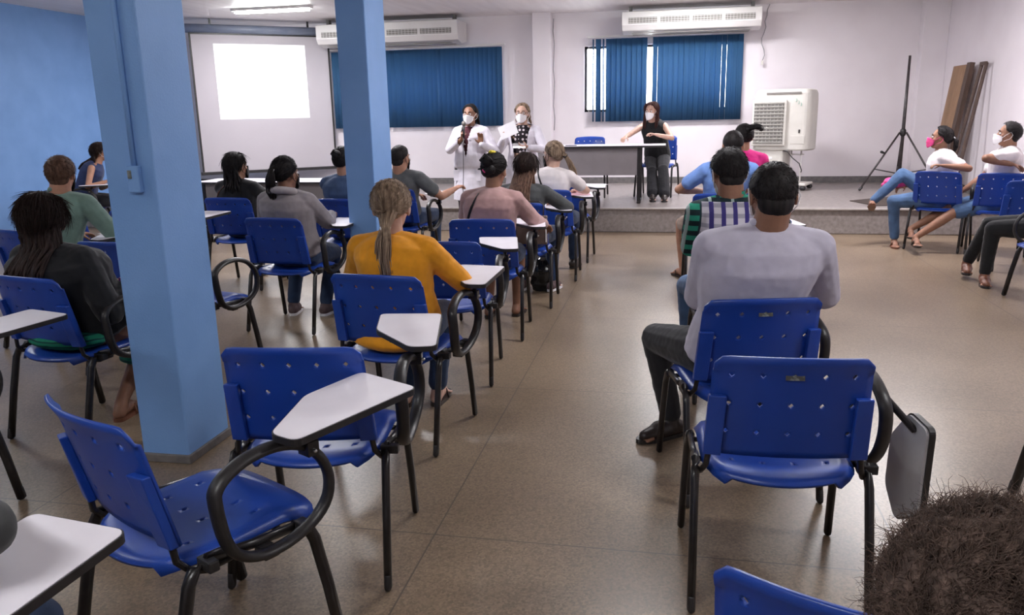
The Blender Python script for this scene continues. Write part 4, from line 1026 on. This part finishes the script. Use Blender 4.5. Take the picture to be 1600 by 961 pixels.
CY = cloth('mustard_cloth', (0.78, 0.32, 0.015)); CGN = cloth('green_grey_cloth', (0.15, 0.235, 0.20)); CBK = cloth('black_cloth', (0.010, 0.010, 0.012)); CGY = cloth('grey_fleece', (0.27, 0.24, 0.25), 0.72, scale=6)
CDEN = cloth('denim_cloth', (0.055, 0.095, 0.19), 0.6, scale=9); CTS = cloth('dark_grey_tshirt', (0.10, 0.105, 0.11)); CPK = cloth('dusty_pink_cloth', (0.42, 0.255, 0.245)); CDG = cloth('charcoal_cloth', (0.055, 0.058, 0.06))
CWH = cloth('white_cotton', (0.72, 0.66, 0.66), 0.93); CLB = cloth('light_blue_cloth', (0.17, 0.30, 0.66)); CHP = cloth('hot_pink_cloth', (0.72, 0.03, 0.24)); CWS = cloth('pale_lilac_cotton', (0.50, 0.475, 0.57), 0.95)
CNV = cloth('navy_cloth', (0.03, 0.045, 0.12)); CJN = cloth('jeans_denim', (0.03, 0.055, 0.12), 0.6, scale=9); CJL = cloth('mid_blue_denim', (0.075, 0.14, 0.27), 0.6, scale=9); CLC = cloth('lab_coat_cotton', (0.68, 0.65, 0.72), 0.90)
CDK = cloth('dark_trouser_cloth', (0.02, 0.02, 0.024))
LTHB = mat('brown_leather', (0.15, 0.055, 0.03), 0.4, build=noise_col((0.12, 0.04, 0.022), (0.20, 0.08, 0.045), 16)); LTHK = mat('dark_leather', (0.025, 0.018, 0.016), 0.4, build=noise_col((0.02, 0.014, 0.012), (0.035, 0.025, 0.022), 16)); GSH = mat('mauve_canvas', (0.11, 0.07, 0.075), 0.7, build=noise_col((0.09, 0.055, 0.06), (0.14, 0.09, 0.095), 30))
def stripe_mat(name, build): return mat(name, (0.5, 0.5, 0.5), 0.85, spec=0.2, build=build)
def green_stripes(nt, b):
    tc = nd(nt, 'ShaderNodeTexCoord'); w = nd(nt, 'ShaderNodeTexWave', bands_direction='Z'); w.inputs['Scale'].default_value = 13; w.inputs['Distortion'].default_value = 2.0; w.inputs['Detail Scale'].default_value = 0.6
    nt.links.new(tc.outputs['Object'], w.inputs['Vector']); r = nd(nt, 'ShaderNodeValToRGB'); r.color_ramp.elements[0].color = (0.006, 0.05, 0.05, 1); r.color_ramp.elements[1].color = (0.012, 0.17, 0.105, 1)
    r.color_ramp.elements[0].position = 0.12; r.color_ramp.elements[1].position = 0.3; nt.links.new(w.outputs[0], r.inputs[0]); nt.links.new(r.outputs[0], b.inputs['Base Color'])
CGS = stripe_mat('green_striped_knit', green_stripes)
def plaid(nt, b):
    tc = nd(nt, 'ShaderNodeTexCoord'); sp = nd(nt, 'ShaderNodeSeparateXYZ'); nt.links.new(tc.outputs['Object'], sp.inputs[0])
    def mth(op, a, c=None, v=None):
        n = nd(nt, 'ShaderNodeMath', operation=op)
        nt.links.new(a, n.inputs[0])
        if c is not None: nt.links.new(c, n.inputs[1])
        elif v is not None: n.inputs[1].default_value = v
        return n.outputs[0]
    def stripe(s, period, duty, off=0): return mth('LESS_THAN', mth('MODULO', mth('ADD', s, v=10 + off), v=period), v=period * duty)
    def mixc(f, a, c):
        n = nd(nt, 'ShaderNodeMix', data_type='RGBA'); nt.links.new(f, n.inputs[0])
        for s, i in ((a, 6), (c, 7)):
            if isinstance(s, tuple): n.inputs[i].default_value = (*s, 1)
            else: nt.links.new(s, n.inputs[i])
        return n.outputs[2]
    X, Y, Z = sp.outputs
    # lower back: white with grey bands and purple verticals
    low = mixc(stripe(Z, 0.052, 0.42), (0.62, 0.60, 0.66), (0.36, 0.35, 0.42)); low = mixc(stripe(X, 0.058, 0.38, 0.012), low, (0.055, 0.045, 0.20))
    up = mixc(stripe(Z, 0.060, 0.5), (0.03, 0.30, 0.20), (0.015, 0.03, 0.035)); up = mixc(stripe(X, 0.11, 0.14), up, (0.35, 0.45, 0.44)); up = mixc(stripe(X, 0.085, 0.2, 0.03), up, (0.02, 0.04, 0.05))
    yoke = mth('GREATER_THAN', Z, v=1.05); side = mth('GREATER_THAN', mth('ABSOLUTE', mth('ADD', X, v=0.08)), v=0.165); isup = mth('MAXIMUM', yoke, side)
    nt.links.new(mixc(isup, low, up), b.inputs['Base Color'])
CPL = stripe_mat('plaid_cotton', plaid)
def dots(nt, b):
    tc = nd(nt, 'ShaderNodeTexCoord'); v = nd(nt, 'ShaderNodeTexVoronoi'); v.inputs['Scale'].default_value = 20; v.inputs['Randomness'].default_value = 0.35; nt.links.new(tc.outputs['Object'], v.inputs['Vector'])
    r = nd(nt, 'ShaderNodeValToRGB'); r.color_ramp.interpolation = 'CONSTANT'; r.color_ramp.elements[0].color = (0.7, 0.62, 0.66, 1); r.color_ramp.elements[1].color = (0.02, 0.016, 0.02, 1); r.color_ramp.elements[1].position = 0.30
    nt.links.new(v.outputs['Distance'], r.inputs[0]); nt.links.new(r.outputs[0], b.inputs['Base Color'])
CDOT = stripe_mat('dotted_dark_cloth', dots)
FINE = 0.0072

# man in the white shirt
person('broad man with cropped black hair in a pale lilac shirt, seen from behind', (0.27, 3.29), 6, (0.37, 3.22, 1.197), SK2, HB, 'crop', CWS, 'long', CDK, shoe=LTHK,
       mask=MASKW, bulk=1.24, vox=FINE, seed=3, hp=-16, hy=2, armR=((0.70, 3.40, 0.70), (0.46, 3.62, 0.77)), armL=((0.04, 3.36, 0.62), (0.20, 3.62, 0.72)),
       legL=((-0.12, 3.62, 0.8), (0.02, 3.68, 0.085), (-0.35, -0.2, 0)), legR=((0.45, 3.9, 0.8), (0.42, 3.72, 0.085)), hsc=1.05, wr=0.003)
# woman in yellow
def x8(x):
    h = x['hpm']; p0 = h(0.0, -0.095, -0.01)
    pts = [h(0.0, -0.085, -0.035), h(-0.002, -0.118, -0.095), h(-0.008, -0.135, -0.16), h(-0.012, -0.138, -0.23), h(0.0, -0.137, -0.30), h(0.012, -0.13, -0.345)]
    ponytail(x, pts, [0.055, 0.024, 0.042, 0.046, 0.040, 0.014], 150, tie=PAPER, width=0.0042)
person('woman in a mustard yellow blouse with an ash blond ponytail, seen from behind', (-1.262, 3.58), -2, (-1.30, 3.62, 1.10), SK3, HBL, 'pony', CY, 'three', CJN, shoe=LTHK, shoekind='sandal',
       female=True, vox=FINE, seed=8, hemb=True, bulk=1.17, hp=-8, hy=8, extra=x8, armR=((-0.88, 3.62, 0.66), (-1.10, 3.95, 0.72)), armL=((-1.70, 3.60, 0.66), (-1.42, 3.92, 0.68)),
       legR=((-1.15, 4.0, 0.8), (-1.22, 3.96, 0.085)), legL=((-1.40, 4.0, 0.8), (-1.38, 3.92, 0.085)), hsc=1.04, wr=0.005)
# plaid man
person('man in a green, white and purple plaid shirt bent forward in the right aisle row', (0.38, 4.42), 6, (0.28, 4.40, 1.195), SK2, HB, 'short', CPL, 'long', CJL, shoe=LTHK,
       mask=MASKW, bulk=1.06, vox=FINE, seed=5, hp=-18, hy=10, armL=((0.02, 4.42, 0.72), (0.16, 4.80, 0.70)), armR=((0.72, 4.5, 0.72), (0.55, 4.78, 0.775)), legL=((0.05, 4.85, 0.8), (0.12, 4.78, 0.085)), hsc=1.03)
# person in light blue
person('man in a light blue short-sleeved shirt with his left elbow out', (0.37, 7.15), 0, (0.47, 6.98, 1.225), SK1, HB, 'crop', CLB, 'short', cloth('beige_shorts', (0.30, 0.23, 0.19)), 'shorts', shoe=LTHK, shoekind='sandal',
       bulk=1.05, seed=6, hp=-15, armL=((-0.02, 6.98, 0.92), (0.26, 7.25, 0.82)), legL=((0.08, 7.5, 0.8), (0.10, 7.5, 0.085)))
# pink top
def x15(x):
    h = x['hpm']; g = B(); lock(g, [h(0, -0.08, 0.05), h(0.02, -0.12, 0.075), h(0.06, -0.15, 0.085), h(0.10, -0.16, 0.07), h(0.125, -0.155, 0.045)], [0.02, 0.028, 0.03, 0.03, 0.02], 15, 60)
    obj('hair_bun', g, x['hm'], x['hair'], sm=True); obj('hair_tie', B().ball(h(0, -0.105, 0.06), 0.018), MASKB, x['hair'], sm=True)
person('woman in a bright pink top with her black hair in a messy bun', (0.70, 8.25), -4, (0.635, 8.05, 1.255), SK1, HB, 'highpony', CHP, 'short', CJN, shoe=LTHK, female=True, bulk=1.12, seed=15, extra=x15, hp=-5, hy=18)
# woman dusty pink jacket
def x9(x):
    h = x['hpm']; obj('hair_scrunchy', B().tube([h(0.012 * math.cos(q) - 0.0, -0.045 + 0.028 * math.sin(q), 0.116) for q in [2 * math.pi * k / 12 for k in range(12)]], 0.012, 8, closed=True), GOLD, x['hair'], sm=True)
    g = B(); g.ball(h(0.02, -0.10, -0.005), 0.036); g.ball(h(-0.01, -0.098, -0.02), 0.034); g.ball(h(0.0, -0.04, 0.105), 0.028); obj('hair_bun', remesh('hair_roll', g, x['hm'], x['hair'], 0.006, 3).data, x['hm'], x['hair']) if False else remesh('hair_bun', g, x['hm'], x['hair'], 0.006, 3)
    obj('hair_clip', B().tube([h(-0.03, -0.118, -0.01), h(-0.02, -0.128, -0.02), h(-0.008, -0.132, -0.03)], 0.005, 6), MASKP, x['hair'], sm=True)
    crossbelt(x, (-0.03, -0.1, 0.99), (-0.15, -0.1, 0.66), CBK, 0.011)
person('woman in a dusty pink jacket with a yellow hair scrunchy, from behind', (-1.265, 5.46), -6, (-1.215, 5.50, 1.135), SK2, HB, 'bun', CPK, 'long', CJN, 'shorts', shoe=LTHK, shoekind='sandal',
       female=True, bulk=1.22, seed=9, hp=-10, hy=-8, extra=x9, vox=0.008, armR=((-0.90, 5.52, 0.62), (-0.93, 5.90, 0.70)), armL=((-1.66, 5.5, 0.64), (-1.45, 5.9, 0.68)), legR=((-1.1, 5.95, 0.8), (-1.16, 5.92, 0.085)))
# long brown hair
def x10(x): backlen(x, 0.07, 0.46, n=150, spread=2.2, m=HBR)
person('woman in a charcoal jacket with very long loose brown hair in the left aisle row', (-1.20, 6.42), -8, (-1.17, 6.50, 1.08), SK1, HD, 'long', CDG, 'long', CJN, shoe=GSH, shoekind='sneaker', female=True, bulk=1.15, seed=10, hp=-12, hy=-6, extra=x10,
       armR=((-0.80, 6.55, 0.74), (-0.98, 6.80, 0.775)))
# blond pony white tee
def x11(x):
    h = x['hpm']; ponytail(x, [h(0.0, -0.095, -0.0), h(0.02, -0.125, -0.02), h(0.055, -0.14, -0.08), h(0.085, -0.15, -0.16), h(0.10, -0.155, -0.24), h(0.11, -0.15, -0.28)], [0.04, 0.018, 0.026, 0.034, 0.03, 0.012], 80, tie=MASKB)
    crossbelt(x, (-0.10, -0.1, 1.0), (0.04, -0.1, 0.72), CBK, 0.009)
person('woman in a white T-shirt with a blond ponytail and black mask', (-1.13, 7.49), -6, (-1.10, 7.50, 1.135), SK3, HBL, 'pony', CWH, 'short', CJN, shoe=LTHK, female=True, mask=MASKB, bulk=1.15, seed=11, hy=62, hp=-6, extra=x11,
       armR=((-0.78, 7.52, 0.82), (-0.92, 7.85, 0.775)))
# grey hoodie
def x5(x):
    h = x['hpm']; ponytail(x, [h(0.0, -0.10, 0.03), h(-0.012, -0.128, 0.02), h(-0.02, -0.135, -0.05), h(-0.015, -0.13, -0.13), h(0.0, -0.125, -0.19)], [0.04, 0.024, 0.045, 0.046, 0.02], 110, tie=PAPER)
    N = x['N']; g = B(); g.tube([N + V((0.10 * math.cos(q), -0.045 + 0.075 * math.sin(q), 0.005 - 0.02 * math.sin(q))) for q in [math.pi + math.pi * k / 10 for k in range(11)]], 0.028, 8)
    remesh('hood', g, cloth('pale_fleece', (0.42, 0.38, 0.39)), x['shirt'], 0.008, 3)
person('woman in a grey hooded jacket with a black ponytail between the blue pillars', (-2.74, 5.46), -4, (-2.75, 5.46, 1.125), SK2, HB, 'pony', CGY, 'long', CJN, shoe=GSH, shoekind='sneaker', female=True, mask=MASKB, bulk=1.28, seed=55, hy=-14, hp=-4, extra=x5, vox=0.0085,
       armR=((-2.46, 5.48, 0.70), (-2.60, 5.86, 0.775)), armL=((-3.20, 5.5, 0.66), (-2.98, 5.85, 0.70)), legR=((-2.6, 5.9, 0.8), (-2.66, 5.76, 0.085)), legL=((-2.9, 5.9, 0.8), (-2.92, 5.74, 0.085)))
# woman in black #4
def x4(x):
    backlen(x, 0.07, 0.22, n=90, spread=1.2); crossbelt(x, (0.05, -0.1, 1.0), (-0.12, -0.1, 0.80), LTHB, 0.008)
person('woman in a black top with long black hair and black mask before the projection screen', (-3.88, 6.80), -6, (-3.80, 6.62, 1.105), SK1, HB, 'long', CBK, 'long', CJN, shoe=LTHK, female=True, mask=MASKB, bulk=1.15, seed=4, hy=-14, extra=x4)
# denim person
person('person in a blue denim jacket half hidden by the far blue pillar', (-2.80, 6.70), -6, (-2.79, 6.62, 1.145), SK1, HB, 'bun', CDEN, 'long', CJN, shoe=LTHK, female=True, bulk=1.2, seed=66, hp=-6)
# grey T-shirt man
person('man in a dark grey T-shirt and black mask beside the far blue pillar', (-2.62, 7.65), -10, (-2.55, 7.42, 1.125), SK1, HB, 'crop', CTS, 'short', CJN, shoe=LTHK, mask=MASKB, bulk=1.1, seed=7, hy=-12, hp=-6,
       armR=((-2.18, 7.50, 0.66), (-2.12, 7.80, 0.80)))
# green shirt man
person('man in a grey-green shirt and black mask writing beside the near blue pillar', (-4.18, 4.78), 10, (-4.05, 4.80, 1.175), SK1, HBR, 'short', CGN, 'long', CDK, shoe=LTHK, mask=MASKB, bulk=1.12, seed=2, hy=6, hp=-10, vox=0.0085,
       armR=((-3.72, 4.86, 0.70), (-3.95, 5.12, 0.775)))
# woman in black near left
def x3(x):
    backlen(x, 0.08, 0.30, n=150, spread=1.6, lay=0.035)
person('woman with dark wavy hair, black top and green striped skirt at the left edge', (-2.86, 3.38), -8, (-2.94, 3.32, 1.06), SK2, HD, 'long', CBK, 'long', CGS, 'skirt', shoe=LTHB, shoekind='sandal', female=True, bulk=1.55, seed=33, hp=-10, hy=34, extra=x3, vox=FINE, hsc=1.1,
       armR=((-2.42, 3.30, 0.30), (-2.68, 3.50, 0.70)), armL=((-3.3, 3.4, 0.6), (-2.95, 3.7, 0.68)), legR=((-2.8, 3.9, 0.8), (-2.80, 3.50, 0.085)), legL=((-3.0, 3.9, 0.8), (-2.58, 3.66, 0.085)))
# wall woman
def x1(x): backlen(x, 0.07, 0.20, n=60)
person('woman in a navy sleeveless top and white mask seated against the left blue wall', (-7.42, 9.15), -64, (-7.22, 9.30, 1.13), SK1, HD, 'long', CNV, 'none', CDK, shoe=LTHK, female=True, mask=MASKW, bulk=1.1, seed=21, hy=18, extra=x1)
# presenters
def vcut(w0, z0, z1):
    return lambda c, n: c.y > 0.02 and n.y > 0.15 and z0 < c.z < z1 and abs(c.x) < w0 * (c.z - z0) / (z1 - z0) + 0.004
COATHEM = [(0.12, 0.17, 0.125), (0.0, 0.20, 0.145), (-0.15, 0.215, 0.155), (-0.30, 0.225, 0.165), (-0.40, 0.23, 0.17)]
def coat(x, inner, w=0.045, z0=1.06):
    g = B(); rs = []
    for s, wd, dp in ((0.3, 0.13, 0.095), (0.55, 0.135, 0.098), (0.75, 0.14, 0.102), (0.9, 0.125, 0.088), (1.0, 0.07, 0.066)):
        c = x['spine'](s); rs.append([c + V((wd * math.cos(q), dp * math.sin(q) + 0.006, 0)) for q in [2 * math.pi * j / 18 for j in range(18)]])
    g.rings(rs); remesh('undershirt', g, inner, x['t'], 0.009, 3)
    for sx in (-1, 1):
        g = B(); z1 = x['N'].z - 0.03
        pts = [V((sx * (0.05 + 0.0), 0.0, z1 + 0.02)), V((sx * 0.062, 0.055, z1 - 0.02)), V((sx * 0.050, 0.10, z1 - 0.12)), V((sx * 0.010, 0.125, z0 + 0.02))]
        pp = drape([x['shirt']], pts[1:], (0, 1, 0), 0.004); pts = [pts[0]] + pp
        if len(pts) > 2: obj('lapel', B().tube(pts, 0.004, 6, rx=0.020, upv=(1, 0, 0)), CLC, x['shirt'], sm=True)
    for sx in (-1, 1):
        p = drape([x['shirt']], [V((sx * 0.12, 0, 0.80))], (0, 1, 0), 0.002)
        if p: obj('pocket', B().box(p[0], (0.11, 0.006, 0.13)), CLC, x['shirt'], bev=0.002)
def x12(x):
    coat(x, cloth('maroon_cloth', (0.08, 0.02, 0.03)), 0.05)
    backlen(x, 0.06, 0.17, n=50)
def x13(x):
    coat(x, CDOT, 0.09)
    backlen(x, 0.06, 0.12, n=60)
    h = x['hpm']; g = B()
    for sx in (-1, 1): g.tube([h(sx * 0.033 + 0.024 * math.cos(q), 0.105 - 0.010 * abs(math.cos(q)) * 0.5, 0.002 + 0.018 * math.sin(q)) for q in [2 * math.pi * k / 14 for k in range(14)]], 0.002, 5, closed=True)
    for sx in (-1, 1): g.tube([h(sx * 0.057, 0.098, 0.006), h(sx * 0.078, 0.05, 0.008), h(sx * 0.084, -0.01, 0.006)], 0.0018, 5)
    g.tube([h(-0.009, 0.106, 0.004), h(0.009, 0.106, 0.004)], 0.002, 5); obj('glasses', g, MASKB, x['t'], sm=True)
    g = B(); c = x['wL'] - (x['wL'] - x['eL']).normalized() * 0.02; d = (x['wL'] - x['eL']).normalized(); a = d.cross(V((0, 0, 1))).normalized(); u = a.cross(d)
    g.tube([c + a * 0.030 * math.cos(q) + u * 0.030 * math.sin(q) for q in [2 * math.pi * k / 14 for k in range(14)]], 0.004, 6, closed=True, rx=0.011); obj('wristwatch', g, BLACKP, x['t'], sm=True)
p12 = person('standing woman in a white lab coat and mask speaking into a microphone', (-2.40, 9.55), 172, (-2.385, 9.52, 1.505), SK2, HB, 'pony', CLC, 'long', CDK, 'long', shoe=LTHK, female=True, mask=MASKW, stand=True, bulk=1.28, seed=12, extra=x12, tophem=COATHEM,
       cut=vcut(0.075, 1.02, 1.40), armR=((-2.72, 9.45, 1.02), (-2.43, 9.27, 1.23)), armL=((-2.06, 9.45, 1.02), (-2.21, 9.30, 1.17)), wrist_dirs=((0.1, -0.3, 0.9), (0.0, -0.1, 1)), palms=((1, 0.0, 0.3), (0, -0.2, 0)), curls=(1.3, 0.25), vox=0.0085)
p13 = person('standing woman in an open white lab coat over a dotted blouse, with glasses', (-1.80, 9.75), 174, (-1.79, 9.70, 1.505), SK3, HBL, 'pony', CLC, 'long', CDK, 'long', shoe=LTHK, female=True, mask=MASKW, stand=True, bulk=1.16, seed=13, extra=x13, tophem=COATHEM,
       cut=vcut(0.13, 0.62, 1.40), armR=((-2.10, 9.55, 1.0), (-1.97, 9.42, 1.22)), armL=((-1.45, 9.6, 1.02), (-1.68, 9.45, 1.12)), wrist_dirs=((0.0, -0.2, 1), (-1, -0.2, 0.1)), palms=((1, 0, 0), (0, 0.6, 1)), curls=(0.9, 0.5), vox=0.0085, hy=4)
# microphone held by the first presenter, paper and card held by the second
wp = p12['RI'].inverted() @ p12['wR']
t = thing('microphone', (wp.x + 0.035, wp.y - 0.045, wp.z + 0.02), 0, 'black microphone held up by the presenter on the left', 'microphone')
g = B(); g.tube([(0, 0, 0.0), (0.0, 0.012, 0.08), (0.0, 0.022, 0.13)], [0.012, 0.014, 0.017], 10); obj('handle', g, BLACKP, t, sm=True)
obj('grille_head', B().ball((0, 0.026, 0.155), (0.026, 0.026, 0.03)), VENTM, t, sm=True)
obj('cable', B().tube([(0, 0, 0), (0.0, -0.03, -0.12), (0.0, -0.06, -0.4), (-0.02, -0.06, -0.8), (0.0, -0.06, -1.15), (0.05, -0.06, -1.262 + 0.03)], 0.004, 6), BLACKP, t, sm=True)
wp = p13['RI'].inverted() @ p13['wR']
o = flat('paper_sheet', 'white sheet held up by the presenter on the right', 'paper', (wp.x + 0.07, wp.y - 0.045, wp.z + 0.10), 0.21, 0.15, 0, PAPER); o.rotation_euler = (R(82), R(-22), R(0))
wp = p13['RI'].inverted() @ p13['wL']
o = flat('card', 'small pale card in the lower hand of the presenter on the right', 'card', (wp.x - 0.10, wp.y - 0.03, wp.z + 0.02), 0.15, 0.09, 0, PAPER); o.rotation_euler = (R(35), 0, R(8))
# seated speaker on the stage
def x14(x):
    backlen(x, 0.07, 0.24, n=80)
    g = B(); h = x['hpm']
    for sx in (-1, 1):
        pts = [h(sx * 0.07, 0.0, 0.02), h(sx * 0.085, 0.01, -0.05), h(sx * 0.09, 0.03, -0.12), h(sx * 0.09, 0.05, -0.19), h(sx * 0.085, 0.06, -0.23)]; lock(g, pts, [0.02, 0.03, 0.03, 0.026, 0.012], 14 + sx, 34)
    obj('front_locks', g, x['hm'], x['hair'], sm=True)
person('woman in a sleeveless black top and white mask seated behind the stage table', (-0.24, 11.88), 158, (-0.33, 11.62, 1.50), SK3, hairmat('reddish_brown_hair', (0.030, 0.010, 0.009), (0.075, 0.026, 0.022)), 'long', CBK, 'none', CDK, 'wide', shoe=LTHK, zbase=STAGE, female=True, mask=MASKW, bulk=1.15, seed=14, extra=x14, hy=-2, hp=-6,
       armR=((-0.72, 11.5, 1.12), (-0.72, 11.22, 1.125)), armL=((-0.02, 11.5, 1.15), (-0.26, 11.36, 1.19)), legL=((-0.2, 11.3, 1.2), (-0.12, 11.16, 0.40)), legR=((-0.3, 11.3, 1.2), (-0.28, 11.20, 0.40)), vox=0.0085)
# right-hand side people
def x19(x):
    h = x['hpm']; ponytail(x, [h(0, -0.095, 0.02), h(0, -0.125, 0.01), h(0, -0.15, -0.03), h(0, -0.155, -0.09), h(0, -0.145, -0.14)], [0.04, 0.022, 0.04, 0.042, 0.018], 80, tie=PAPER)
person('woman in a white T-shirt and bright pink mask seated with crossed legs', (2.80, 9.42), 78, (2.765, 9.45, 1.17), SK2, HB, 'pony', CWH, 'short', CJL, shoe=LTHB, shoekind='sandal', female=True, mask=MASKP, bulk=1.25, seed=19, extra=x19, hp=4, hy=-6,
       armL=((3.0, 9.10, 0.86), (2.72, 9.12, 0.90)), armR=((2.9, 9.7, 0.7), (2.5, 9.6, 0.65)), legR=((2.35, 9.6, 0.9), (2.16, 9.55, 0.48), (-0.9, 0, 0.35)), legL=((2.3, 9.4, 1.0), (2.40, 9.45, 0.085), (-1, -0.1, 0)))
t = thing('pink_bag', (2.42, 9.62, 0.66), R(20), 'shiny pink bag lying in the lap of the woman in the pink mask', 'bag')
g = B(); g.ball((0, 0, 0.03), (0.16, 0.09, 0.07)); g.ball((0.10, 0.0, 0.05), (0.08, 0.07, 0.06)); g.ball((-0.10, 0.02, 0.0), (0.07, 0.07, 0.04))
remesh('bag_body', g, mat('pink_gloss', (0.60, 0.03, 0.20), 0.3, build=noise_col((0.5, 0.02, 0.14), (0.75, 0.08, 0.30), 14)), t, 0.008, 3, disp=lambda c, n: 0.012 * noise.noise(c * 16))
person('man in a white T-shirt and denim shorts seated sideways at the right edge', (3.28, 9.22), 80, (3.26, 9.02, 1.215), SK2, HB, 'short', CWH, 'short', CJL, 'shorts', shoe=LTHK, shoekind='sandal', mask=MASKW, bulk=1.2, hemb=True, seed=20, hp=2, hy=-4,
       armL=((3.0, 8.70, 0.93), (3.24, 8.80, 0.93)), armR=((3.4, 9.5, 0.7), (3.0, 9.4, 0.60)), legR=((2.6, 9.2, 0.9), (2.28, 9.30, 0.12), (-1, -0.05, 0)), legL=((2.6, 9.0, 0.9), (2.36, 9.05, 0.09), (-1, -0.1, 0)))
person('person in black trousers and brown leather shoes sitting mostly outside the right edge', (3.02, 7.25), 84, (3.35, 7.30, 1.22), SK2, HB, 'short', CDG, 'long', CBK, shoe=LTHB, bulk=1.15, seed=22, armR=((3.4, 7.6, 0.7), (3.28, 7.4, 0.62)), armL=((3.5, 7.1, 0.7), (3.28, 7.2, 0.62)), legR=((2.65, 7.5, 0.9), (2.60, 7.78, 0.13), (-1, 0.15, 0)), legL=((2.6, 7.3, 0.9), (2.64, 7.45, 0.085), (-1, 0.1, 0)))
# foreground head and the half-hidden neighbour in the bottom left corner
person('person with short curly dark brown hair filling the bottom right corner, seen from behind', (0.34, 0.66), -6, (0.280, 0.69, 1.060), SK1, hairmat('curly_dark_hair', (0.032, 0.021, 0.017), (0.15, 0.10, 0.08)), 'curly', CDG, 'short', CJN, shoe=LTHK, seed=44, bulk=1.1, vox=FINE, hsc=1.0, hy=8)
person('person in dark grey mostly outside the left edge with an arm on the desk', (-1.44, 0.84), -8, (-1.48, 0.88, 1.20), SK1, HB, 'short', CDG, 'long', CJN, shoe=LTHK, seed=45, bulk=1.1, armR=((-1.00, 1.0, 0.86), (-1.32, 1.18, 0.80)), legR=((-1.30, 1.3, 0.8), (-1.28, 1.18, 0.085)))
# bags
t = thing('handbag', (-3.62, 7.14, DESKZ), R(10), 'small black handbag in front of the woman in black before the screen', 'bag')
g = B(); g.ball((0, 0, 0.075), (0.13, 0.06, 0.075)); g.box((0, 0, 0.05), (0.20, 0.08, 0.09)); remesh('bag_body', g, LTHK, t, 0.008, 4)
obj('bag_handle', B().tube([(-0.07, 0, 0.12), (-0.05, 0, 0.17), (0, 0, 0.19), (0.05, 0, 0.17), (0.07, 0, 0.12)], 0.006, 6), LTHK, t, sm=True)
t = thing('shoulder_bag', (-1.06, 6.07, 0.50), 0, 'brown and grey shoulder bag hanging on a chair back in the left aisle row', 'bag')
g = B(); g.box((0, 0, 0.14), (0.24, 0.05, 0.22)); remesh('bag_body', g, mat('taupe_leather', (0.10, 0.065, 0.05), 0.45, build=noise_col((0.05, 0.03, 0.024), (0.17, 0.12, 0.10), 9)), t, 0.008, 4)
obj('bag_strap', B().tube([(-0.09, 0, 0.24), (-0.09, 0.015, 0.33), (-0.05, 0.05, 0.352), (0.05, 0.05, 0.352), (0.09, 0.015, 0.33), (0.09, 0, 0.24)], 0.005, 6), LTHK, t, sm=True)
obj('bright_edge', B().box((0.115, -0.028, 0.14), (0.008, 0.004, 0.18)), PAPER, t)
